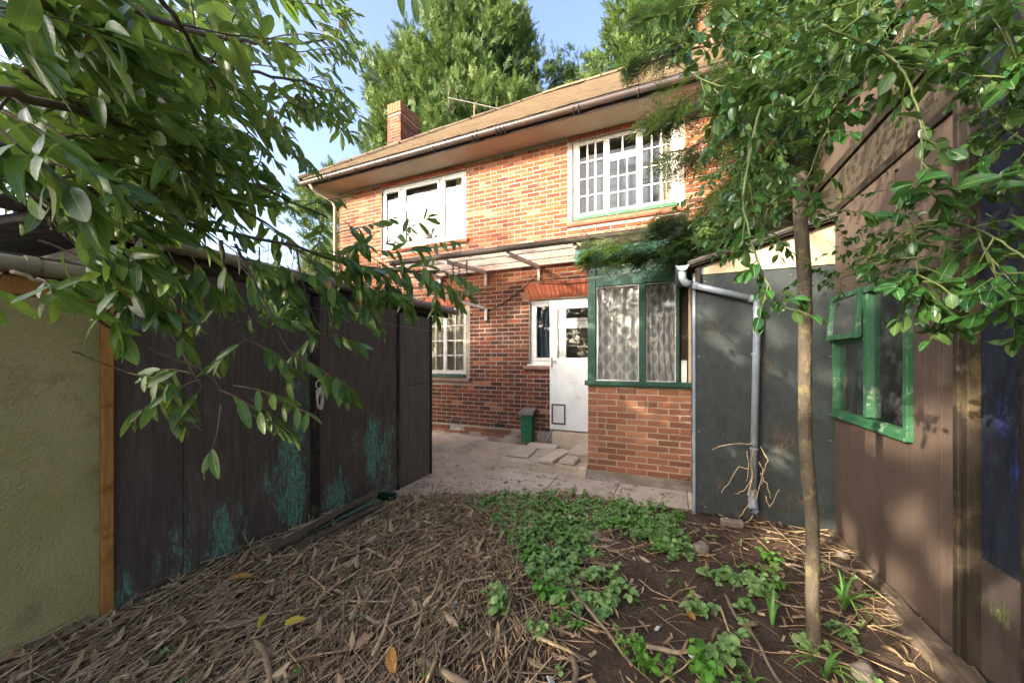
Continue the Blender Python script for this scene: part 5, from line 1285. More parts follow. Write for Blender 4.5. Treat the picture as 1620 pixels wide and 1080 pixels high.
# ------------------------------------------------------------------ hedge at the back of the garden, behind the viewer; it shades the yard and shows in the panes
HG = Leaves(); HB = MB()
for i in range(2700):
    u = U(-19.0, 3.0); v = -6.2 - rng.rand() * 2.6
    top = 6.4 + 2.9 * math.exp(-((u + 15) / 4.0) ** 2) + .5 * math.sin(u * 1.3) + .4 * math.sin(u * 3.7 + 1)
    z = .3 + (top - .3) * rng.rand() ** .7
    spray(HG, HB if i % 4 == 0 else None, (u, v, z), rng.normal(0, 1, 3) + (0, .4, .2), U(.4, .6), rng.randint(11, 16), U(.28, .38), .1, .2, .006)
hedge = thing('hedge', 'tall leafy hedge closing the back of the garden, seen reflected in the windows', 'hedge', (-4.5, -7.3, 0)); hedge['kind'] = 'stuff'
HG.emit(hedge, [M['laurel']], SH, leaf_tpl(.46, 3, 2, .1, .12), limit=0, stuff_name='hedge_leaves')
kind(HB.build('hedge_twigs', M['wood'], hedge), 'stuff')
# ------------------------------------------------------------------ holly, upper right foreground
ho = thing('holly', 'holly bush with glossy green leaves on arching green stems in front of the brown shed', 'shrub', (1.9, 1.0, 0))
HL = Leaves(); HT = MB()
mb = MB(); mb.tube(bez([(1.95, 1.1, -.1), (1.9, 1.05, 1.0), (1.75, 1.1, 2.2), (1.5, 1.2, 3.1)], 16), [.05, .03], 9); mb.build('trunk', M['bark'], ho, smooth=True)
hst = [([(1640, -40, 1.2), (1500, 10, 1.2), (1358, 43, 1.2), (1288, 97, 1.2), (1218, 144, 1.2), (1194, 206, 1.18), (1187, 249, 1.17), (1175, 311, 1.15), (1187, 373, 1.13), (1198, 412, 1.12), (1214, 450, 1.1), (1232, 484, 1.1)], .0085),
       ([(1420, 20, 1.15), (1377, 89, 1.1), (1362, 140, 1.1), (1319, 183, 1.12), (1276, 286, 1.15)], .006),
       ([(1300, 40, 1.0), (1393, 82, 1.0), (1428, 113, .98), (1455, 187, .97), (1459, 288, .95)], .006),
       ([(1380, 88, 1.1), (1420, 101, 1.1), (1506, 113, 1.05), (1576, 121, 1.0), (1660, 90, 1.0)], .005),
       ([(1330, 440, 1.35), (1373, 418, 1.25), (1455, 354, 1.1), (1545, 362, 1.0), (1640, 420, .9)], .006),
       ([(1680, 250, 1.0), (1590, 200, 1.1), (1540, 120, 1.2), (1500, 40, 1.3)], .006),
       ([(1215, 180, 1.2), (1290, 175, 1.2), (1350, 190, 1.3)], .004), ([(1440, 350, 1.05), (1452, 400, 1.05), (1445, 470, 1.02)], .004), ([(1500, 370, 1.1), (1490, 420, 1.1), (1496, 470, 1.08), (1488, 505, 1.08)], .005),
       ([(1545, 365, 1.0), (1580, 440, .95), (1600, 480, .92)], .004), ([(1060, 95, 1.5), (1120, 130, 1.4), (1200, 140, 1.25), (1260, 115, 1.2)], .005), ([(1130, 140, 1.4), (1170, 190, 1.3), (1185, 215, 1.25)], .004)]
HSP = []
for (pts, r) in hst:
    Q = spline_px(pts, 34) + rng.normal(0, .0012, (34, 3)); mb = MB(); mb.tube(Q, [r * .62, r * .36], 8); mb.build('stem', M['hstem'], ho, smooth=True)
    for i in range(3, 34, 3):
        td = unit(Q[i] - Q[i - 1]); spray(HL, HT, Q[i], unit(td * .5 + rng.normal(0, .8, 3)), U(.04, .12), rng.randint(2, 5), U(.05, .07), .3, .3, .0025)
hc = [(1198, 412, 1.12, (.2, 1), .1, 7, .055, .2), (1225, 480, 1.1, (.9, -.3), .1, 8, .055, .2), (1212, 470, 1.1, (-.3, .6), .08, 6, .06, .2), (1180, 330, 1.15, (-.2, 1), .14, 8, .055, .3), (1185, 290, 1.15, (.4, .7), .14, 8, .055, .3), (1276, 290, 1.15, (.4, .5), .12, 8, .055, .2), (1300, 330, 1.2, (.9, .1), .2, 9, .05, .2),
      (1459, 290, .95, (.5, .4), .1, 9, .065, .1), (1455, 285, .95, (-.6, .3), .1, 7, .06, .1), (1475, 300, .95, (.9, .0), .14, 9, .065, .1), (1445, 440, 1.02, (.3, .6), .09, 9, .06, .2), (1440, 430, 1.02, (-.7, .4), .1, 8, .055, .2), (1460, 445, 1.02, (.9, .2), .1, 7, .06, .2), (1490, 500, 1.08, (-.4, .6), .08, 4, .055, .2), (1595, 480, .92, (.3, .4), .1, 7, .06, .2), (1570, 440, .95, (-.6, .3), .1, 5, .055, .2), (1560, 360, 1.0, (.6, .2), .14, 8, .06, .2), (1510, 350, 1.0, (.3, -.5), .14, 8, .065, .1), (1600, 340, .95, (.5, .3), .14, 8, .065, .2), (1540, 300, 1.0, (.7, -.2), .16, 9, .06, .2), (1600, 270, 1.0, (.2, .6), .16, 9, .06, .2), (1480, 80, 1.1, (.8, .3), .16, 8, .07, .2), (1600, 90, 1.0, (.3, .4), .14, 6, .08, .2), (1590, 50, 1.0, (.6, .6), .2, 8, .07, .2)]
for (x, y, d, dr_, ln, n, sz, hg) in hc: spray(HL, HT, at(x, y, d), pdir(dr_[0], dr_[1], U(-.4, .4)), ln, n, sz, .2, hg, .0025, sd=.5, jit=.35, face=view_up)
# small leaved sprays nearer the shed wall
for i in range(46):
    x, y = U(1255, 1560), U(300, 440)
    if y > 400 and x > 1460: continue
    spray(HL, HT, at(x, y, U(1.5, 2.2)), pdir(U(-1, .6), U(-.3, .7), U(-.3, .3)), U(.12, .25), rng.randint(6, 12), U(.030, .046), .3, .05, .0016, sd=.6, jit=.4, face=view_up)
hp = [(1090, -40), (1660, -40), (1660, 240), (1580, 210), (1520, 100), (1430, 60), (1330, 90), (1280, 160), (1215, 180), (1180, 140), (1080, 120), (1050, 100)]
cnt = 0
while cnt < 340:
    x, y = U(1040, 1660), U(-40, 340)
    if not inpoly(x, y, hp): continue
    if rng.rand() > .35 + .65 * (x > 1180): continue
    spray(HL, HT, at(x, y, 1.0 + rng.rand() * 1.3), pdir(U(-1, .5), U(-.2, .7), U(-.4, .4)), U(.10, .22), rng.randint(7, 12), U(.036, .058), .2, .05, .002, sd=.7, jit=.4)
    cnt += 1
for i in range(60):
    spray(HL, HT, at(U(1130, 1230), U(150, 380), U(1.5, 2.2)), pdir(U(-1, .6), U(.0, .9), U(-.3, .3)), U(.12, .22), rng.randint(6, 10), U(.04, .06), .3, .3, .002, sd=.5)
for i in range(260):       # the crown above and beside the viewer
    spray(HL, None, (U(.9, 2.6), U(-.9, 1.6), U(2.5, 4.2)), rng.normal(0, 1, 3), U(.2, .35), 12, U(.055, .075), .2, .2)
HSH = [leaf_tpl(.52, 9, 5, .25, .18, wave=.08), leaf_tpl(.56, 9, 5, .12, .30, wave=.05), leaf_tpl(.50, 9, 5, .35, .22, wave=.10), leaf_tpl(.54, 9, 5, -.1, .15, wave=.06)]
HL.emit(ho, [M['holly']], HSH, leaf_tpl(.54, 5, 3, .2, .2))
kind(HT.build('twigs', M['hstem'], ho), 'stuff')
# ------------------------------------------------------------------ yew behind the holly
def needle_spray(n_side=7, seed=0):
    r = np.random.RandomState(seed); V = []; Q = []; A = []
    def needle(p, d, nrm, l, w):
        s = unit(np.cross(d, nrm)) * w; k = len(V)
        V.extend([p - s, p + s, p + d * l]); Q.append((k, k + 1, k + 2)); A.extend([(0, 0, .5)] * 2 + [(0, 1, .5)])
    def twig(p, d, nrm, l, n):
        side = unit(np.cross(d, nrm))
        for i in range(n):
            q = p + d * l * (i + .5) / n - np.array((0, 0, .10 * l * (i / n) ** 2))
            for s in (-1, 1): needle(q, unit(d * .55 + side * s + r.normal(0, .12, 3)), unit(nrm + r.normal(0, .3, 3)), .105 * r.uniform(.8, 1.1), .0165)
        return p + d * l
    d0 = np.array((0, 1., 0)); nrm = np.array((0, 0, 1.))
    twig(np.zeros(3), d0, nrm, 1., 11)
    for i in range(n_side):
        t = .12 + .7 * i / n_side; s = 1 if i % 2 else -1
        twig(np.array((0, t, -.1 * t * t)), unit(np.array((s * .9, .75, r.normal(0, .12)))), nrm, (.75 - .5 * t) * r.uniform(.7, 1.1), 6)
    return np.array(V), np.zeros((0, 4), int), np.array(Q), np.array(A)
ye = thing('yew', 'dark yew tree with drooping needle sprays over the porch roof', 'tree', (1.7, 5.2, 0))
mb = MB(); mb.tube(bez([(1.75, 5.15, 0), (1.7, 5.1, 1.6), (1.6, 5.0, 3.2), (1.4, 4.9, 5.0), (1.3, 4.8, 7.5)], 24), [.16, .12, .05], 10); mb.build('trunk', M['yewbark'], ye, smooth=True)
yp_ = [(985, -30), (1350, -30), (1350, 250), (1335, 320), (1270, 350), (1150, 385), (1040, 402), (950, 405), (935, 398), (960, 368), (1040, 335), (1100, 330), (1150, 260), (1110, 225), (1060, 190), (1010, 160), (1040, 110), (1000, 50)]
yp2 = [(925, 392), (1000, 362), (1060, 340), (1130, 325), (1240, 330), (1230, 380), (1110, 412), (1010, 418), (950, 410)]
pos, dirs, sz, tp = [], [], [], []
def addy(x, y, d, tipf=0.0, s=None):
    p = at(x, y, d); pos.append(p); out = unit(p - np.array((1.6, 5.1, p[2] + .3)))
    dirs.append(unit(out * .8 + np.array((-.35, -.2, -.45)) + rng.normal(0, .3, 3))); sz.append(s or U(.20, .34)); tp.append(rng.rand() < tipf)
YB = [([(1340, 235, 4.3), (1180, 325, 4.1), (1050, 372, 3.9), (930, 396, 3.75)], 90, 46), ([(1340, 290, 4.2), (1220, 335, 4.0), (1120, 372, 3.9), (1010, 400, 3.8)], 80, 32), ([(1330, 180, 4.2), (1190, 265, 4.0), (1110, 318, 3.9), (1035, 345, 3.8)], 80, 48),
      ([(1340, 110, 4.2), (1200, 175, 4.0), (1110, 225, 3.8), (1040, 245, 3.7)], 80, 46), ([(1320, 40, 4.2), (1180, 100, 4.0), (1080, 160, 3.8), (1008, 192, 3.7)], 80, 40), ([(1290, -50, 4.2), (1150, 10, 4.0), (1060, 60, 3.8), (1000, 95, 3.7)], 70, 34),
      ([(1330, -60, 4.0), (1230, -20, 3.8), (1120, -10, 3.6), (1010, 15, 3.5)], 70, 30), ([(1340, 330, 4.0), (1270, 315, 3.9), (1200, 340, 3.9), (1150, 370, 3.9)], 60, 28), ([(1345, 150, 3.9), (1260, 210, 3.8), (1170, 290, 3.7), (1120, 350, 3.6)], 80, 50), ([(1345, 60, 3.9), (1270, 130, 3.8), (1200, 220, 3.7), (1160, 300, 3.6)], 80, 50)]
LB = MB()
for (pts_, n_, wd_) in YB:
    Q = bez([at(*p) for p in pts_], 40); LB.tube(Q + rng.normal(0, .01, Q.shape), [.018, .005], 5, cap=False); Q2 = Q
    for i in range(int(n_ * 2.6)):
        f = rng.rand() ** .7; j = min(38, int(f * 39)); p = Q2[j]; td = unit(Q2[j + 1] - Q2[j]); w_ = wd_ * (1.15 - f) / 577 * 3.9
        q = p + np.array((rng.normal(0, .35), rng.normal(0, .5), -abs(rng.normal(.35, .5)))) * w_ * 1.3
        x, y, Z = px(q)
        if 1098 < x < 1172 and 18 < y < 88 and rng.rand() < .85: continue
        if 985 < x < 1072 and 190 < y < 325 and rng.rand() < .6: continue
        pos.append(q); dirs.append(unit(td * .9 + np.array((0, 0, -.55)) + rng.normal(0, .35, 3))); sz.append(U(.20, .36) * (1.1 - .35 * f)); tp.append(x < 1010 and y > 340 and rng.rand() < .7 or rng.rand() < .03)
for (x, y) in ((922, 396), (935, 388), (945, 400), (955, 378), (970, 392), (985, 376), (995, 402), (965, 408), (1010, 368), (1015, 392), (1030, 405), (1035, 362), (1050, 385), (1060, 402), (1000, 385), (1075, 375), (1080, 395)):
    for q in range(4): addy(x + U(0, 24), y + U(-9, 9), U(3.6, 3.95), .6 if x < 1000 else .1, U(.2, .28))
for i in range(34):
    x = U(1030, 1130); addy(x, U(80, 215), U(3.3, 3.8), 0, U(.18, .28))
kind(LB.build('boughs', M['yewbark'], ye), 'stuff')
cnt = 0
while cnt < 1150:
    x, y = U(1140, 1360), U(-40, 390)
    if not inpoly(x, y, yp_): continue
    if 1098 < x < 1172 and 18 < y < 88: continue
    addy(x, y, U(3.2, 4.3)); cnt += 1
for i in range(500):       # the rest of the crown, round and above the trunk
    z = U(2.6, 8.0); a = U(0, 6.28); rr = U(.3, 2.2) * (1 - (z - 2.6) / 8); p = np.array((1.6 + rr * math.cos(a), 5.2 + .8 * rr * math.sin(a), z))
    x, y, Z = px(p)
    if x < 1190 or (1090 < x < 1180 and 10 < y < 90): continue
    pos.append(p); dirs.append(unit(p - np.array((1.6, 5.2, z + .4)) + rng.normal(0, .3, 3))); sz.append(U(.3, .5)); tp.append(False)
pos = np.array(pos); dirs = np.array(dirs); sz = np.array(sz); tp = np.array(tp)
Rm = frame_of(dirs, np.array((0, 0, 1.)) + rng.normal(0, .3, dirs.shape))
tpl = [needle_spray(7, s) for s in range(3)]
for flag, mat, nm in ((False, 'yew', 'crown'), (True, 'yew_sunlit_tip', 'sunlit_tips')):
    mb = MB(); sel = np.where(tp == flag)[0]
    for k in range(3):
        ii = sel[k::3]; mb.many(tpl[k], Rm[ii], pos[ii], sz[ii], rng.rand(len(ii)))
    kind(mb.build(nm, M[mat], ye), 'stuff')
mb = MB()
for i in range(40):
    j = rng.randint(len(pos)); p = pos[j]; b = np.array((1.62, 5.05, min(7, p[2] + U(.2, .7)))); m_ = (p + b) / 2 + (0, 0, .15); mb.tube(bez([b, m_, p], 10), [.014, .004], 5, cap=False)
kind(mb.build('limbs', M['yewbark'], ye), 'stuff')
# ------------------------------------------------------------------ tall conifers behind the house
def fan(seed):
    r = np.random.RandomState(seed); V = []; T = []; A = []
    for i in range(11):
        t = i / 11; s = 1 if i % 2 else -1; l = (.42 * (1 - t) + .12) * r.uniform(.7, 1.15); p = np.array((0, .1 + .85 * t, .12 * t * t))
        d = unit(np.array((s * .75, .8, r.normal(.08, .2)))); w = np.cross(d, (0, 0, 1)) * .06
        for q in range(2):
            b = p + d * l * .45 * q; e = p + d * l * (.6 + .4 * q) + r.normal(0, .03, 3); k = len(V)
            V.extend([b - w * (1 - .3 * q), b + w * (1 - .3 * q), e]); T.append((k, k + 1, k + 2)); A.extend([(0, 0, .5)] * 3)
    k = len(V); V.extend([np.array((-.03, 0, 0)), np.array((.03, 0, 0)), np.array((0, 1.15, .16))]); T.append((k, k + 1, k + 2)); A.extend([(0, 0, .5)] * 3)
    return np.array(V), np.zeros((0, 4), int), np.array(T), np.array(A)
FAN = [fan(s) for s in range(4)]
def conifer(loc, h, rad, label, n_clump, per, group, zmin=5.0, seed=0, ex=.95):
    r = np.random.RandomState(seed); t = thing('conifer', label, 'tree', loc, group); loc = np.array(loc, float)
    mb = MB(); mb.tube([loc, loc + (0, 0, h * .5), loc + (0, 0, h * .96)], [.35, .2, .04], 8); mb.build('trunk', M['yewbark'], t)
    def shape(a, z):
        f = (z - zmin) / (h - zmin)
        return rad * np.maximum(0, 1 - f) ** ex * (1 + .10 * np.sin(3 * a + z * .8 + seed) + .07 * np.sin(7 * a - z * 1.4) + .05 * np.sin(z * 2.3 + seed + 2 * a))
    # solid added core closing the crown, the inner shade put into its dark green
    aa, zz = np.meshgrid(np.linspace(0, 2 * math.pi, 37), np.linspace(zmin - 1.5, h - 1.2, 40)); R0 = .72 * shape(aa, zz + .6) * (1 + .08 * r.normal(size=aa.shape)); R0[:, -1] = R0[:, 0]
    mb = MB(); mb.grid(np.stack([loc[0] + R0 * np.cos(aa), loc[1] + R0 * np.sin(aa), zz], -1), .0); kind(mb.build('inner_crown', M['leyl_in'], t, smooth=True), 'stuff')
    P, D, S, T = [], [], [], []
    cam_a = math.atan2(-loc[1], -loc[0])
    for c in range(n_clump):
        f = 1 - math.sqrt(r.rand()); z = zmin + (h - zmin) * f
        a = cam_a + (r.uniform(-1.75, 1.75) if r.rand() < .85 else r.rand() * 6.283); R1 = float(shape(a, z)) * r.uniform(.90, 1.06)
        ln = r.uniform(.8, 1.6); outd = unit(np.array((math.cos(a), math.sin(a), .7)) + r.normal(0, .2, 3)); tipc = loc + np.array((R1 * math.cos(a), R1 * math.sin(a), z + .5)); tc = r.rand()
        for q in range(per):
            s = r.rand() ** .8; b = tipc - outd * ln * (1 - s) + r.normal(0, .34 * (1.2 - s), 3)
            P.append(b); D.append(unit(outd * .7 + np.array((0, 0, .45)) + r.normal(0, .55, 3))); S.append(r.uniform(.34, .72) * (1.1 - .3 * s)); T.append(min(1, max(0, .25 + .5 * tc * s + r.normal(0, .15) + .25 * s)))
    P = np.array(P); D = np.array(D); S = np.array(S); T = np.array(T); Rm = frame_of(D, r.normal(0, 1, P.shape)); mb = MB()
    for k in range(4): mb.many(FAN[k], Rm[k::4], P[k::4], S[k::4], T[k::4])
    kind(mb.build('crown', M['leyl'], t), 'stuff'); return t
M['leyl_in'] = m_plain('shade_dark_conifer_core', (.010, .024, .007), (.022, .045, .011), .95, .05, 5, .8, 14)
CG = 'tall conifers behind the house'
conifer((-11.3, 19.6, 0), 30, 9.3, 'tallest conifer, rising behind the left chimney', 560, 31, CG, seed=1)
conifer((-6.0, 23.0, 0), 21.5, 5.0, 'darker conifer behind the roof ridge, between the two lit conifers', 190, 28, CG, seed=2)
conifer((-.6, 22.5, 0), 30, 8.0, 'bright conifer behind the right end of the roof ridge', 430, 32, CG, seed=3)
conifer((8.2, 22.5, 0), 22, 6.0, 'conifer behind the right chimney, mostly hidden by the yew', 120, 22, CG, seed=4)
# ------------------------------------------------------------------ shrubs beyond the left shed
def shrub(loc, h, rad, label, nst, nleaf, seed, lsz=.055, bare=.4):
    r = np.random.RandomState(seed); t = thing('garden_shrub', label, 'shrub', loc, 'shrubs beyond the left shed'); loc = np.array(loc, float); mb = MB(); L = Leaves()
    for i in range(nst):
        a = r.rand() * 6.283; e = r.uniform(.15, 1) * rad; top = loc + np.array((e * math.cos(a), e * math.sin(a), h * r.uniform(.55, 1.05))); mid = loc + (top - loc) * .5 + r.normal(0, .12, 3)
        Q = bez([loc + r.normal(0, .12, 3) * (1, 1, 0), mid, top], 12); mb.tube(Q, [.02, .004], 5, cap=False)
        for q in range(9):
            j = r.randint(4, 12); d = unit(r.normal(0, 1, 3) + (0, 0, .7)); e2 = Q[j] + d * r.uniform(.25, .75); mb.tube(bez([Q[j], (Q[j] + e2) / 2 + r.normal(0, .04, 3), e2], 6), [.006, .002], 4, cap=False)
            for w_ in range(nleaf):
                f = r.rand()
                if (Q[j][2] - loc[2]) / h > 1 - bare and r.rand() < .8: continue
                L.add(Q[j] + (e2 - Q[j]) * f + r.normal(0, .04, 3), unit(r.normal(0, 1, 3)), unit(r.normal(0, .6, 3) + (0, 0, 1)), lsz * r.uniform(.6, 1.3))
    mb.build('stems', M['wood'], t); L.emit(t, [M['shrub']], [SLO], SLO2, limit=0)
shrub((-8.9, 8.0, 0), 4.9, 1.6, 'bare twiggy shrub with few leaves against the sky beside the house corner', 26, 5, 1, bare=.62)
shrub((-7.3, 6.6, 0), 3.6, 1.0, 'sunlit yellow green shrub at the house corner by the downpipe', 26, 15, 2, bare=.12)
shrub((-7.9, 4.9, 0), 3.9, 1.5, 'leafy yellow green shrub beyond the corrugated roof of the dark shed', 30, 16, 3, bare=.1)
shrub((-9.4, 3.0, 0), 4.6, 1.9, 'large leafy shrub behind the laurel boughs, furthest from the house', 36, 16, 4, .07, bare=.05)
shrub((-6.6, 1.6, 0), 4.4, 1.7, 'broad leafy shrub behind the olive shed, filling the gaps of the laurel', 44, 17, 6, .08, bare=.0)
shrub((-6.2, -.8, 0), 4.6, 1.7, 'leafy shrub at the far left edge behind the olive shed roof', 40, 17, 7, .08, bare=.0)
shrub((-12.5, 10.5, 0), 5.2, 2.2, 'tall loose shrub in the far corner left of the house', 34, 12, 5, .07, bare=.35)

# ================================================================== litter, weeds and small things on the soil
def twig_tpl(bend, n=2):
    mb = MB(); t = np.linspace(0, 1, n + 1); mb.tube(np.stack([bend * np.sin(t * math.pi), t - .5, .25 * bend * t], -1), [.011, .007], 3, cap=False)
    return np.concatenate(mb.v), np.concatenate(mb.q), np.zeros((0, 3), int), np.concatenate(mb.a)
TWT = [twig_tpl(b) for b in (.008, .03, -.022, .075)]
def soil_ok(u, v):
    return -2.83 < u < 1.2 and v < np.interp(u, *VB) + .05
def scatter(n, wfun):
    out = []
    while len(out) < n:
        u = U(-2.83, 1.2); v = .55 + rng.rand() ** 1.15 * 3.5
        if not soil_ok(u, v) or rng.rand() > wfun(u, v): continue
        x, y, Z = px((u, v, .05))
        if Z < .5 or x < -120 or x > 1740: continue
        out.append((u, v))
    return np.array(out)
def w_litter(u, v):
    w = 1.0 if u < -1.0 else .5 if u < -.45 else .07
    if u > .75: w = .10
    return w
pts = scatter(9500, w_litter)
n = len(pts); yaw = np.where(pts[:, 0] < -.6, rng.normal(.35, .55, n), rng.uniform(-3.14, 3.14, n))
ln = rng.uniform(.06, .34, n) * np.where(rng.rand(n) < .08, 2.0, 1.0); heap = np.where(pts[:, 0] < -1.0, .045, .015)
P = np.column_stack([pts, gz(pts[:, 0], pts[:, 1]) + .006 + rng.rand(n) ** 2 * heap])
D = np.column_stack([-np.sin(yaw), np.cos(yaw), rng.normal(0, .10, n)]); Rm = frame_of(D, np.column_stack([rng.normal(0, .3, n), rng.normal(0, .3, n), np.ones(n)]))
tk = np.clip(.14 * np.exp(rng.normal(0, .5, n)), .07, .6) * (1 + 1.2 * (ln > .2)); sc = np.column_stack([tk, ln, tk])
mb = MB()
for k in range(4): mb.many(TWT[k], Rm[k::4], P[k::4], sc[k::4], np.clip(rng.beta(2, 1.5, len(P[k::4])), 0, 1))
tag(mb.build('twig_litter', M['twig'], None, (-1.5, 2, 0), True), 'thick litter of dry brown twigs on the soil beside the dark shed', 'twigs', kind='stuff')
pts = scatter(1700, lambda u, v: 1.0 if u < -1.2 else .3 if u < -.3 else .08)
n = len(pts); yaw = np.where(pts[:, 0] < -.6, rng.normal(.35, .7, n), rng.uniform(-3.14, 3.14, n))
P = np.column_stack([pts, gz(pts[:, 0], pts[:, 1]) + .014 + .04 * rng.rand(n) * (pts[:, 0] < -1)])
D = np.column_stack([-np.sin(yaw), np.cos(yaw), rng.normal(0, .22, n)]); Rm = frame_of(D, np.column_stack([rng.normal(0, .55, n), rng.normal(0, .55, n), np.ones(n)]))
DL = [leaf_tpl(.20, 5, 3, .6, .3), leaf_tpl(.30, 5, 3, -.35, -.25), leaf_tpl(.15, 5, 3, .8, .1)]
mb = MB()
for k in range(3): mb.many(DL[k], Rm[k::3], P[k::3], rng.uniform(.05, .125, len(P[k::3])), rng.rand(len(P[k::3])))
tag(mb.build('dead_leaves', M['litter'], None, (-1.6, 2, 0), True), 'dry curled leaves scattered among the twigs', 'leaf litter', kind='stuff')
CHV = np.array([(-.5, -.5, 0), (.45, -.42, .06), (.5, .5, 0), (-.4, .42, .08), (-.5, -.5, .14), (.45, -.42, .2), (.5, .5, .13), (-.4, .42, .22)]); CHIP = (CHV, np.array([(0, 3, 2, 1), (4, 5, 6, 7), (0, 1, 5, 4), (1, 2, 6, 5), (2, 3, 7, 6), (3, 0, 4, 7)]), np.zeros((0, 3), int), np.zeros((8, 3)))
pts = scatter(900, lambda u, v: 1.0 if u < -.7 else .35); n = len(pts); P = np.column_stack([pts, gz(pts[:, 0], pts[:, 1]) + .008 + .03 * rng.rand(n) * (pts[:, 0] < -1)])
yaw = rng.normal(.4, .9, n); mb = MB(); mb.many(CHIP, frame_of(np.column_stack([-np.sin(yaw), np.cos(yaw), rng.normal(0, .25, n)]), np.column_stack([rng.normal(0, .4, n), rng.normal(0, .4, n), np.ones(n)])), P, np.column_stack([rng.uniform(.006, .02, n), rng.uniform(.02, .07, n), rng.uniform(.008, .02, n)]), rng.rand(n))
tag(mb.build('wood_chips', M['twig'], None, (-1.5, 2, 0)), 'broken chips of wood and bark lying among the twigs', 'wood chips', kind='stuff')
# bits blown on to the patio
n = 330; uu = rng.uniform(-3.2, .2, n); vv = np.interp(uu, *VB) + .02 + np.abs(rng.normal(0, .75, n)); ok = (vv < 5.75) & ~((uu > -2.15) & (vv > 4.4)); uu, vv = uu[ok], vv[ok]; n = len(uu)
P = np.column_stack([uu, vv, np.full(n, .022)]); D = rng.normal(0, 1, (n, 3)) * (1, 1, .12); Rm = frame_of(D, np.column_stack([rng.normal(0, .3, n), rng.normal(0, .3, n), np.ones(n)])); mb = MB()
for k in range(3): mb.many(DL[k], Rm[k::3], P[k::3], rng.uniform(.025, .085, len(P[k::3])), rng.rand(len(P[k::3])))
tag(mb.build('patio_litter', M['litter'], None, (-1.5, 4, 0), True), 'dry leaves blown across the concrete patio', 'leaf litter', kind='stuff')
mb = MB(); q = rng.rand(n) < .5; mb.many(TWT[1], Rm[q], P[q] * (1, 1, 0) + np.array((.04, .06, .012)), np.column_stack([np.full(q.sum(), .16), rng.uniform(.04, .15, q.sum()), np.full(q.sum(), .16)]), rng.rand(q.sum()))
tag(mb.build('patio_twigs', M['twig'], None, (-1.5, 4, 0)), 'small twigs scattered on the concrete patio', 'twigs', kind='stuff')
# crumbs of soil
CR = (np.array([(1, 0, 0), (-1, 0, 0), (0, 1, 0), (0, -1, 0), (0, 0, .8), (0, 0, -.6)], float), np.zeros((0, 4), int), np.array([(0, 2, 4), (2, 1, 4), (1, 3, 4), (3, 0, 4), (2, 0, 5), (1, 2, 5), (3, 1, 5), (0, 3, 5)]), np.zeros((6, 3)))
pts = scatter(7000, lambda u, v: .35 if u < -1 else 1.0); n = len(pts); P = np.column_stack([pts, gz(pts[:, 0], pts[:, 1]) + .002])
mb = MB(); mb.many(CR, frame_of(rng.normal(0, 1, (n, 3)), rng.normal(0, 1, (n, 3))), P, rng.uniform(.003, .006, n)[:, None] * rng.uniform(.6, 1.5, (n, 3)) * np.where(rng.rand(n) < .06, 2.2, 1)[:, None], rng.rand(n))
tag(mb.build('soil_crumbs', M['soil'], None, (0, 2, 0)), 'loose dark crumbs of garden soil', 'soil', kind='stuff')
# sticks one could pick up
def stick(pts, r, lab, mat='stick', gr='loose sticks lying on the soil'):
    Q = bez(pts, 16); Q[:, 2] = np.maximum(Q[:, 2], gz(Q[:, 0], Q[:, 1]) + r * .8); mb = MB(); mb.tube(Q + rng.normal(0, r * .12, Q.shape), [r, r * .75], 8, tint=U(.5, 1)); tag(mb.build('stick', M[mat], None, tuple(Q[8]), True), lab, 'stick', gr)
def gp(x, y, dz=.02, z=.05): p = on_z(x, y, z); return (p[0], p[1], gz(p[0], p[1]) + dz)
stick([gp(662, 1046), gp(700, 1060), gp(760, 1092)], .024, 'thick pale stick at the bottom edge between the twigs and bare soil')
stick([gp(903, 938, .05), gp(950, 985, .03), gp(1000, 1052)], .011, 'long straight brown stick running down from the nettles')
stick([gp(1148, 940), gp(1165, 975), gp(1195, 1010), gp(1220, 1060), gp(1240, 1085)], .009, 'wavy pale stick on bare soil left of the bulb leaves')
stick([gp(1235, 890), gp(1255, 902), gp(1278, 915)], .010, 'short pale stick lying in the sun patch beside the trunk')
stick([gp(808, 944, .1), gp(803, 975, .06), gp(780, 1000), gp(755, 1022)], .008, 'curved reddish stem bending down beside the nettle clump')
stick([gp(640, 950), gp(700, 930), gp(780, 905)], .012, 'long pale stick lying level at the edge of the twig heap')
stick([gp(500, 980), gp(570, 955), gp(650, 935), gp(720, 915)], .010, 'slender long stick across the middle of the twig heap')
stick([gp(455, 1040, .03), gp(500, 1010, .04), gp(560, 1020, .02), gp(640, 1048)], .008, 'whitish forked looking stick near the bottom of the twig heap')
stick([gp(405, 1020, .05), gp(420, 1045, .06), gp(428, 1085, .04)], .016, 'thick knobbly stick end at the bottom left of the heap')
stick([gp(360, 845, .28), gp(385, 880, .12), gp(408, 895, .05)], .006, 'thin bent twig standing up against the dark shed wall')
stick([gp(560, 870, .05), gp(620, 850, .05), gp(690, 818, .04)], .009, 'pale stick on top of the heap near the shed door')
stick([gp(520, 890, .05), gp(600, 868, .05), gp(660, 842, .04)], .008, 'brown stick lying parallel to the shed on the heap')
stick([gp(330, 1000, .04), gp(400, 985, .05), gp(450, 960, .04)], .014, 'flat split piece of wood on the left of the heap')
stick([gp(690, 960), gp(725, 990), gp(745, 1020)], .008, 'crooked brown stick on the bare soil below the nettles')
stick([gp(860, 960), gp(835, 1020), gp(812, 1085)], .007, 'thin dark twig arching towards the bottom edge')
stick([gp(905, 1035), gp(912, 1060), gp(905, 1090)], .016, 'stubby stick end at the bottom edge below the long brown stick')
stick([gp(1300, 890), gp(1340, 905), gp(1380, 912)], .010, 'brown stick beside the foot of the brown shed')
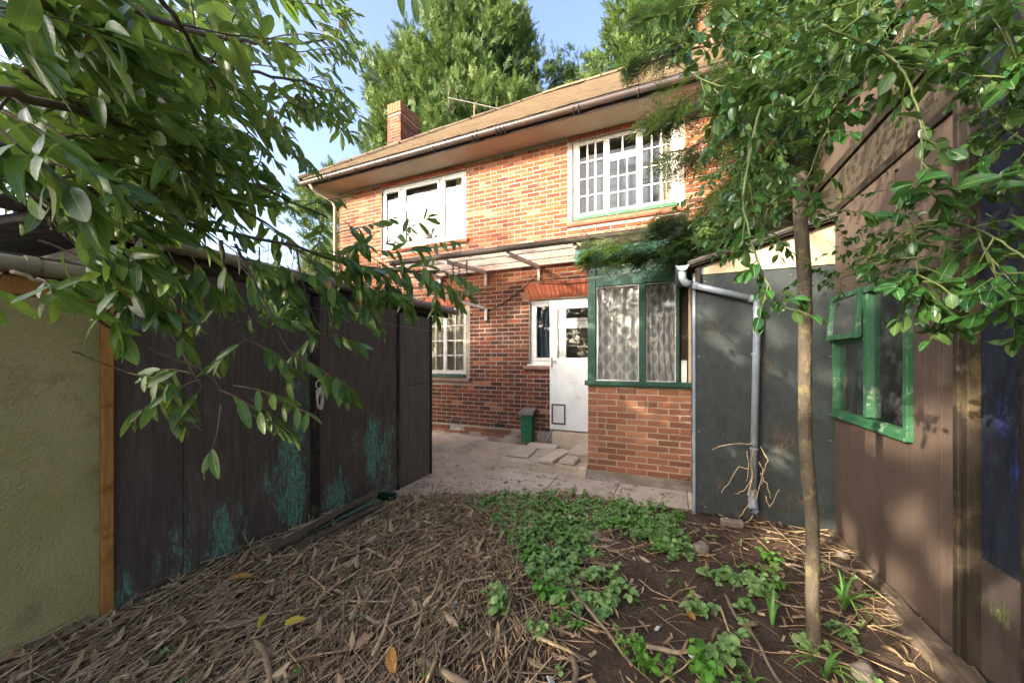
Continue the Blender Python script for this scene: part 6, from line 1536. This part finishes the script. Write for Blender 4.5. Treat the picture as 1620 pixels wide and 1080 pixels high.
stick([gp(690, 985, .03), gp(780, 960, .03), gp(850, 935, .03), gp(930, 915, .02)], .006, 'thin pale twig passing under the nettle clump')
stick([(.19, 4.47, .16), (.0, 4.46, .09), (-.09, 4.44, .02)], .007, 'thin stick leaning against the porch brickwork by the green shed', gr=None)
def rock(name, x, y, s, sq, lab, cat, mat='stone', z=.05, seed=0, gr=None):
    import bmesh
    r = np.random.RandomState(seed); bm = bmesh.new(); bmesh.ops.create_icosphere(bm, subdivisions=3, radius=1)
    for v in bm.verts:
        c = v.co; k = 1 + .16 * math.sin(3 * c.x + seed) * math.cos(2.5 * c.y + seed * 2) + .08 * math.sin(6 * c.z + 4 * c.x); v.co = Vector((c.x * s * k, c.y * s * sq[0] * k, c.z * s * sq[1] * k))
    p = on_z(x, y, z); me = bpy.data.meshes.new(name); bm.to_mesh(me); bm.free(); me.materials.append(M[mat])
    for f in me.polygons: f.use_smooth = True
    o = put(name, me, (p[0], p[1], gz(p[0], p[1]) + s * sq[1] * .45), None, rot=np.array(Matrix.Rotation(r.rand() * 3, 3, 'Z'))); tag(o, lab, cat, gr)
rock('stone', 1108, 868, .075, (.7, .75), 'rounded pale stone among the weeds near the green shed', 'stone', seed=1)
rock('stone', 1368, 1066, .075, (.6, .35), 'flat brown stone at the bottom right beside the bulb leaves', 'stone', seed=2)
rock('stone', 1333, 838, .03, (.8, .7), 'small pale stone in the corner between the two right sheds', 'stone', seed=3)
rock('log_slice', 575, 935, .075, (.8, .5), 'round sawn log end lying on the twig heap', 'log', 'stick', seed=4)
rock('stone', 630, 795, .05, (.8, .4), 'pale lump of concrete at the edge of the patio by the shed door', 'stone', seed=5, z=.02)
rock('stone', 1335, 885, .035, (.8, .7), 'dark small stone at the foot of the brown shed', 'stone', seed=6)
def brickbit(x, y, h, lab, name, cat, mat, rz, z=.04, tilt=.15):
    p = on_z(x, y, z); mb = MB(); ax = Matrix.Rotation(rz, 3, 'Z') @ Matrix.Rotation(tilt, 3, 'X'); c = (p[0], p[1], gz(p[0], p[1]) + h[2] * .8); mb.obox(c, np.array(ax), h, .006, .6); tag(mb.build(name, M[mat], None, c), lab, cat)
brickbit(1158, 830, (.085, .03, .03), 'old brick half buried against the foot of the green shed', 'loose_brick', 'brick', 'stone', .1)
brickbit(758, 796, (.055, .04, .016), 'orange terracotta tile fragment at the edge of the weeds', 'tile_fragment', 'tile', 'potshard', .5)
brickbit(662, 817, (.03, .02, .006), 'small red scrap lying on the twigs near the shed door', 'tile_fragment', 'tile', 'potshard', .2)
for i, (x, y, sx, lab) in enumerate(((718, 948, .03, 'glassy grey scrap on bare soil left of the nettles'), (1110, 1015, .03, 'white scrap lying right of the lower nettle'), (872, 1068, .035, 'white scrap at the bottom edge by the stubby stick'), (1148, 1005, .028, 'pale broken shard between the lower nettles'), (1040, 985, .025, 'white scrap beside the bright nettle clump'), (1095, 1030, .022, 'small white scrap just below the lower nettle'))):
    p = on_z(x, y, .05); mb = MB(); ax = Matrix.Rotation(i * 1.1, 3, 'Z') @ Matrix.Rotation(.4, 3, 'X'); mb.obox((p[0], p[1], gz(p[0], p[1]) + .012), np.array(ax), (sx * .7, sx * .45, .003), .001); tag(mb.build('scrap', M['plastic'], None, tuple(p)), lab, 'scrap')
for (x, y, s, mt, lab) in ((398, 920, .12, 'laurel_old', 'orange dead leaf resting on the twig heap below the shed wall'), (625, 1072, .14, 'laurel_old', 'rust brown leaf at the bottom edge of the twig heap'), (450, 990, .10, 'yel', 'yellow leaf on the lower part of the twig heap'), (425, 975, .10, 'yel', 'yellow curled leaf on the heap, just above another yellow leaf'), (655, 1005, .11, 'litter', 'large grey brown dry leaf standing in the twigs'), (590, 1010, .12, 'litter', 'pale dry leaf lying flat on the twig heap'), (708, 778, .06, 'weed2', 'fresh green leaf lying near the patio edge'), (985, 1048, .04, 'weed2', 'round pale green leaf on bare soil'), (1100, 985, .08, 'laurel_old', 'orange brown leaf under the weeds, beside bare soil')):
    M.setdefault('yel', m_leaf('yellow_leaf', (.5, .38, .04), (.6, .45, .06), None, .6, .3, .2, (.5, .4, .1)))
    p = gp(x, y, .05); mb = MB(); V, Q, T, A = leaf_tpl(.4, 9, 5, .25, .3); R3 = frame_of(np.array([[U(-1, 1), U(-1, 1), .25]]), np.array([[U(-.5, .5), -.6, 1.]]))[0]; A = A.copy(); A[:, 2] = .6
    mb.add((V * s) @ R3.T + np.array(p), Q, a=A); tag(mb.build('fallen_leaf', M[mt], None, p, True), lab, 'leaf')
# ------------------------------------------------------------------ weeds
WT = [leaf_tpl(.85, 5, 3, .18, .18, wave=.08), leaf_tpl(.7, 5, 3, .1, .3, wave=.1), leaf_tpl(.95, 5, 3, .22, .1, wave=.08)]
WH = [leaf_tpl(.8, 8, 5, .2, .2, wave=.10), leaf_tpl(.72, 8, 5, .12, .3, wave=.12), leaf_tpl(.88, 8, 5, .25, .12, wave=.10)]
wpoly = [(740, 776), (800, 768), (900, 790), (1000, 797), (1050, 806), (1080, 850), (1110, 900), (1180, 905), (1240, 890), (1260, 905), (1180, 935), (1100, 930), (1040, 960), (1000, 975), (950, 955), (900, 930), (860, 905), (840, 870), (800, 830), (770, 810)]
LF = {'p': [], 'd': [], 'n': [], 's': []}; stems = MB()
def weed(p, h, nl, s):
    p = np.array(p); top = p + np.array((rng.normal(0, .02), rng.normal(0, .02), h)); stems.tube([p, (p + top) / 2 + rng.normal(0, .006, 3), top], .0018, 4, cap=False)
    lv = max(2, nl // 2)
    for i in range(lv):
        t = .35 + .65 * i / max(1, lv - 1); q = p + (top - p) * t; a0 = U(0, 6.28)
        for k in range(2 if i < lv - 1 else 4):
            a = a0 + k * (math.pi if i < lv - 1 else math.pi / 2) + i * 1.57
            LF['p'].append(q); LF['d'].append((math.cos(a), math.sin(a), U(-.25, .35))); LF['n'].append((rng.normal(0, .25), rng.normal(0, .25), 1)); LF['s'].append(s * U(.7, 1.2) * (1.15 - .35 * (t if i == lv - 1 else 0)))
cnt = 0
while cnt < 900:
    x, y = U(730, 1270), U(765, 985)
    if not inpoly(x + rng.normal(0, 22), y + rng.normal(0, 10), wpoly): continue
    p = on_z(x, y, .05)
    if not soil_ok(p[0], p[1] - .12): continue
    if x > 1060 and rng.rand() < .45: continue
    if fbm(p[0] * 2.2, p[1] * 2.6) < -.12 + .25 * rng.rand() - .3 * (y < 850): continue
    weed((p[0], p[1], gz(p[0], p[1])), U(.015, .06) + .07 * rng.rand() ** 3, rng.randint(5, 12), U(.024, .042) * (1 + .35 * (y > 860))); cnt += 1
for i in range(120):       # stray seedlings among the twigs
    u, v = U(-2.7, 1.1), U(.8, 3.4)
    if soil_ok(u, v): weed((u, v, gz(u, v) + .02), U(.015, .04), 4, U(.016, .028))
P = np.array(LF['p']); Rm = frame_of(np.array(LF['d']), np.array(LF['n'])); S = np.array(LF['s']); mb = MB(); mb2 = MB(); yl = np.sin(P[:, 0] * 9 + 3 * np.sin(P[:, 1] * 7)) + rng.normal(0, .5, len(P)) > 1.0
for k in range(3):
    for m_, t_ in ((mb, ~yl), (mb2, yl)): q = np.where(t_)[0][k::3]; m_.many(WT[k], Rm[q], P[q], S[q], rng.rand(len(q)))
wd = thing('weed_carpet', 'carpet of low green dead nettle weeds spreading over the soil before the porch', 'weeds', (-.4, 3.0, 0)); wd['kind'] = 'stuff'
kind(mb.build('weed_leaves', M['weed'], wd, smooth=True), 'stuff'); kind(mb2.build('bright_weed_leaves', M['weed2'], wd, smooth=True), 'stuff'); kind(stems.build('weed_stems', M['weed2'], wd), 'stuff')
def nettle(x, y, h, nst, s, lab, mat='weed', gr='nettle plants'):
    b = np.array(gp(x, y, 0)); t = thing('nettle', lab, 'plant', tuple(b), gr); L = Leaves()
    for i in range(nst):
        mb = MB()
        p = b + np.array((rng.normal(0, .035), rng.normal(0, .035), 0)); top = p + np.array((rng.normal(0, .05), rng.normal(0, .05), h * U(.6, 1.1))); mb.tube(bez([p, (p + top) / 2 + rng.normal(0, .008, 3), top], 6), .0028, 5); mb.build('stem', M['weed2'], t)
        nl = 4
        for j in range(nl):
            tt = .3 + .7 * j / (nl - 1); q = p + (top - p) * tt
            for k in range(2):
                a = j * 1.57 + k * 3.1416 + U(-.3, .3) + i; L.add(q, (math.cos(a), math.sin(a), U(-.35, .25)), unit((rng.normal(0, .3), rng.normal(0, .3), 1)), s * U(.75, 1.2) * (1.1 - .3 * tt))
    L.emit(t, [M[mat]], WH, WT[0], limit=60)
for (x, y, h, n_, s, lab, mt) in ((790, 955, .16, 7, .055, 'leafy nettle clump at the edge of the twigs with a curved stem', 'weed'), (860, 935, .10, 4, .055, 'bright floppy nettle to the right of the larger clump', 'weed2'), (975, 935, .12, 5, .06, 'broad leaved nettle in the middle at the front of the weed carpet', 'weed'), (935, 905, .10, 4, .06, 'nettle just behind the broad leaved one in the weed carpet', 'weed'), (1105, 955, .08, 4, .05, 'pale small nettle on bare soil left of the bulb leaves', 'weed'),
                              (1150, 1035, .13, 4, .06, 'pale nettle near the bottom edge, right one of a pair', 'weed'), (1115, 1062, .12, 4, .055, 'bright nettle near the bottom edge, left one of a pair', 'weed2'), (1015, 1050, .15, 8, .034, 'bushy small leaved plant at the bottom edge beside the long stick', 'weed2'), (858, 990, .05, 3, .04, 'tiny nettle seedling on bare soil below the clump', 'weed'), (900, 985, .06, 3, .035, 'tiny seedling beside the upper end of the long brown stick', 'weed2'), (1065, 818, .10, 9, .026, 'bright feathery weed at the patio edge by the green shed', 'weed2'), (1215, 885, .10, 4, .035, 'weed standing in the sun patch in front of the green shed', 'weed2'), (1200, 1000, .03, 4, .035, 'flat rosette of small leaves at the base of the bulb leaves', 'weed'), (1345, 1010, .04, 4, .04, 'low leafy rosette right of the trunk', 'weed'), (1265, 1020, .05, 3, .05, 'small plant with drooping leaves left of the trunk foot', 'weed'), (1300, 835, .14, 2, .02, 'thin seedling climbing beside the trunk against the green shed', 'weed2')):
    nettle(x, y, h, n_, s, lab, mt)
def bulb(x, y, n_, ln, lab, lean=(0, 0)):
    b = np.array(gp(x, y, -.01)); t = thing('bulb_tuft', lab, 'plant', tuple(b), 'tufts of bulb leaves')
    for i in range(n_):
        a = U(0, 6.28); o = np.array((math.cos(a), math.sin(a), 0)) + np.array((lean[0], lean[1], 0)); l = ln * U(.7, 1.15); w_ = U(.006, .010); P = []
        arch = U(.5, 1.3)
        sd = unit(np.cross(o + (0, 0, .01), (0, 0, 1)))
        for k in range(9):
            q = k / 8; c = b + o * l * (.15 * q + .55 * arch * q * q) * .8 + np.array((0, 0, l * (1.1 * q - .75 * arch * q ** 2.2))) ; c[2] = max(c[2], gz(c[0], c[1]) + .006)
            ww = w_ * (1 - q ** 3) * (.7 + .3 * min(1, q * 4)); P.append([c - sd * ww + (0, 0, .002), c, c + sd * ww + (0, 0, .002)])
        mb = MB(); V = np.array(P); mb.grid(V, rng.rand()); A = mb.a[-1]; A[:, 0] = np.tile((-1, 0, 1), 9); mb.build('blade', M['blade'], t, smooth=True)
bulb(1222, 985, 7, .26, 'upright tuft of broad bulb leaves left of the trunk', (-.5, .3))
bulb(1240, 930, 6, .2, 'small tuft of thin leaves arching left behind the trunk', (-.6, 0))
bulb(1335, 965, 14, .30, 'largest tuft of bulb leaves, fanning out right of the trunk', (.5, .1))
bulb(1305, 1075, 14, .26, 'tuft of arching bulb leaves at the bottom edge in front of the trunk', (0, .1))
bulb(1195, 900, 5, .14, 'short bright tuft in the sun patch before the green shed')
bulb(1070, 918, 4, .13, 'tiny tuft of narrow leaves at the edge of the weed carpet')
bulb(1190, 1078, 6, .14, 'small tuft at the bottom edge beside the wavy stick')
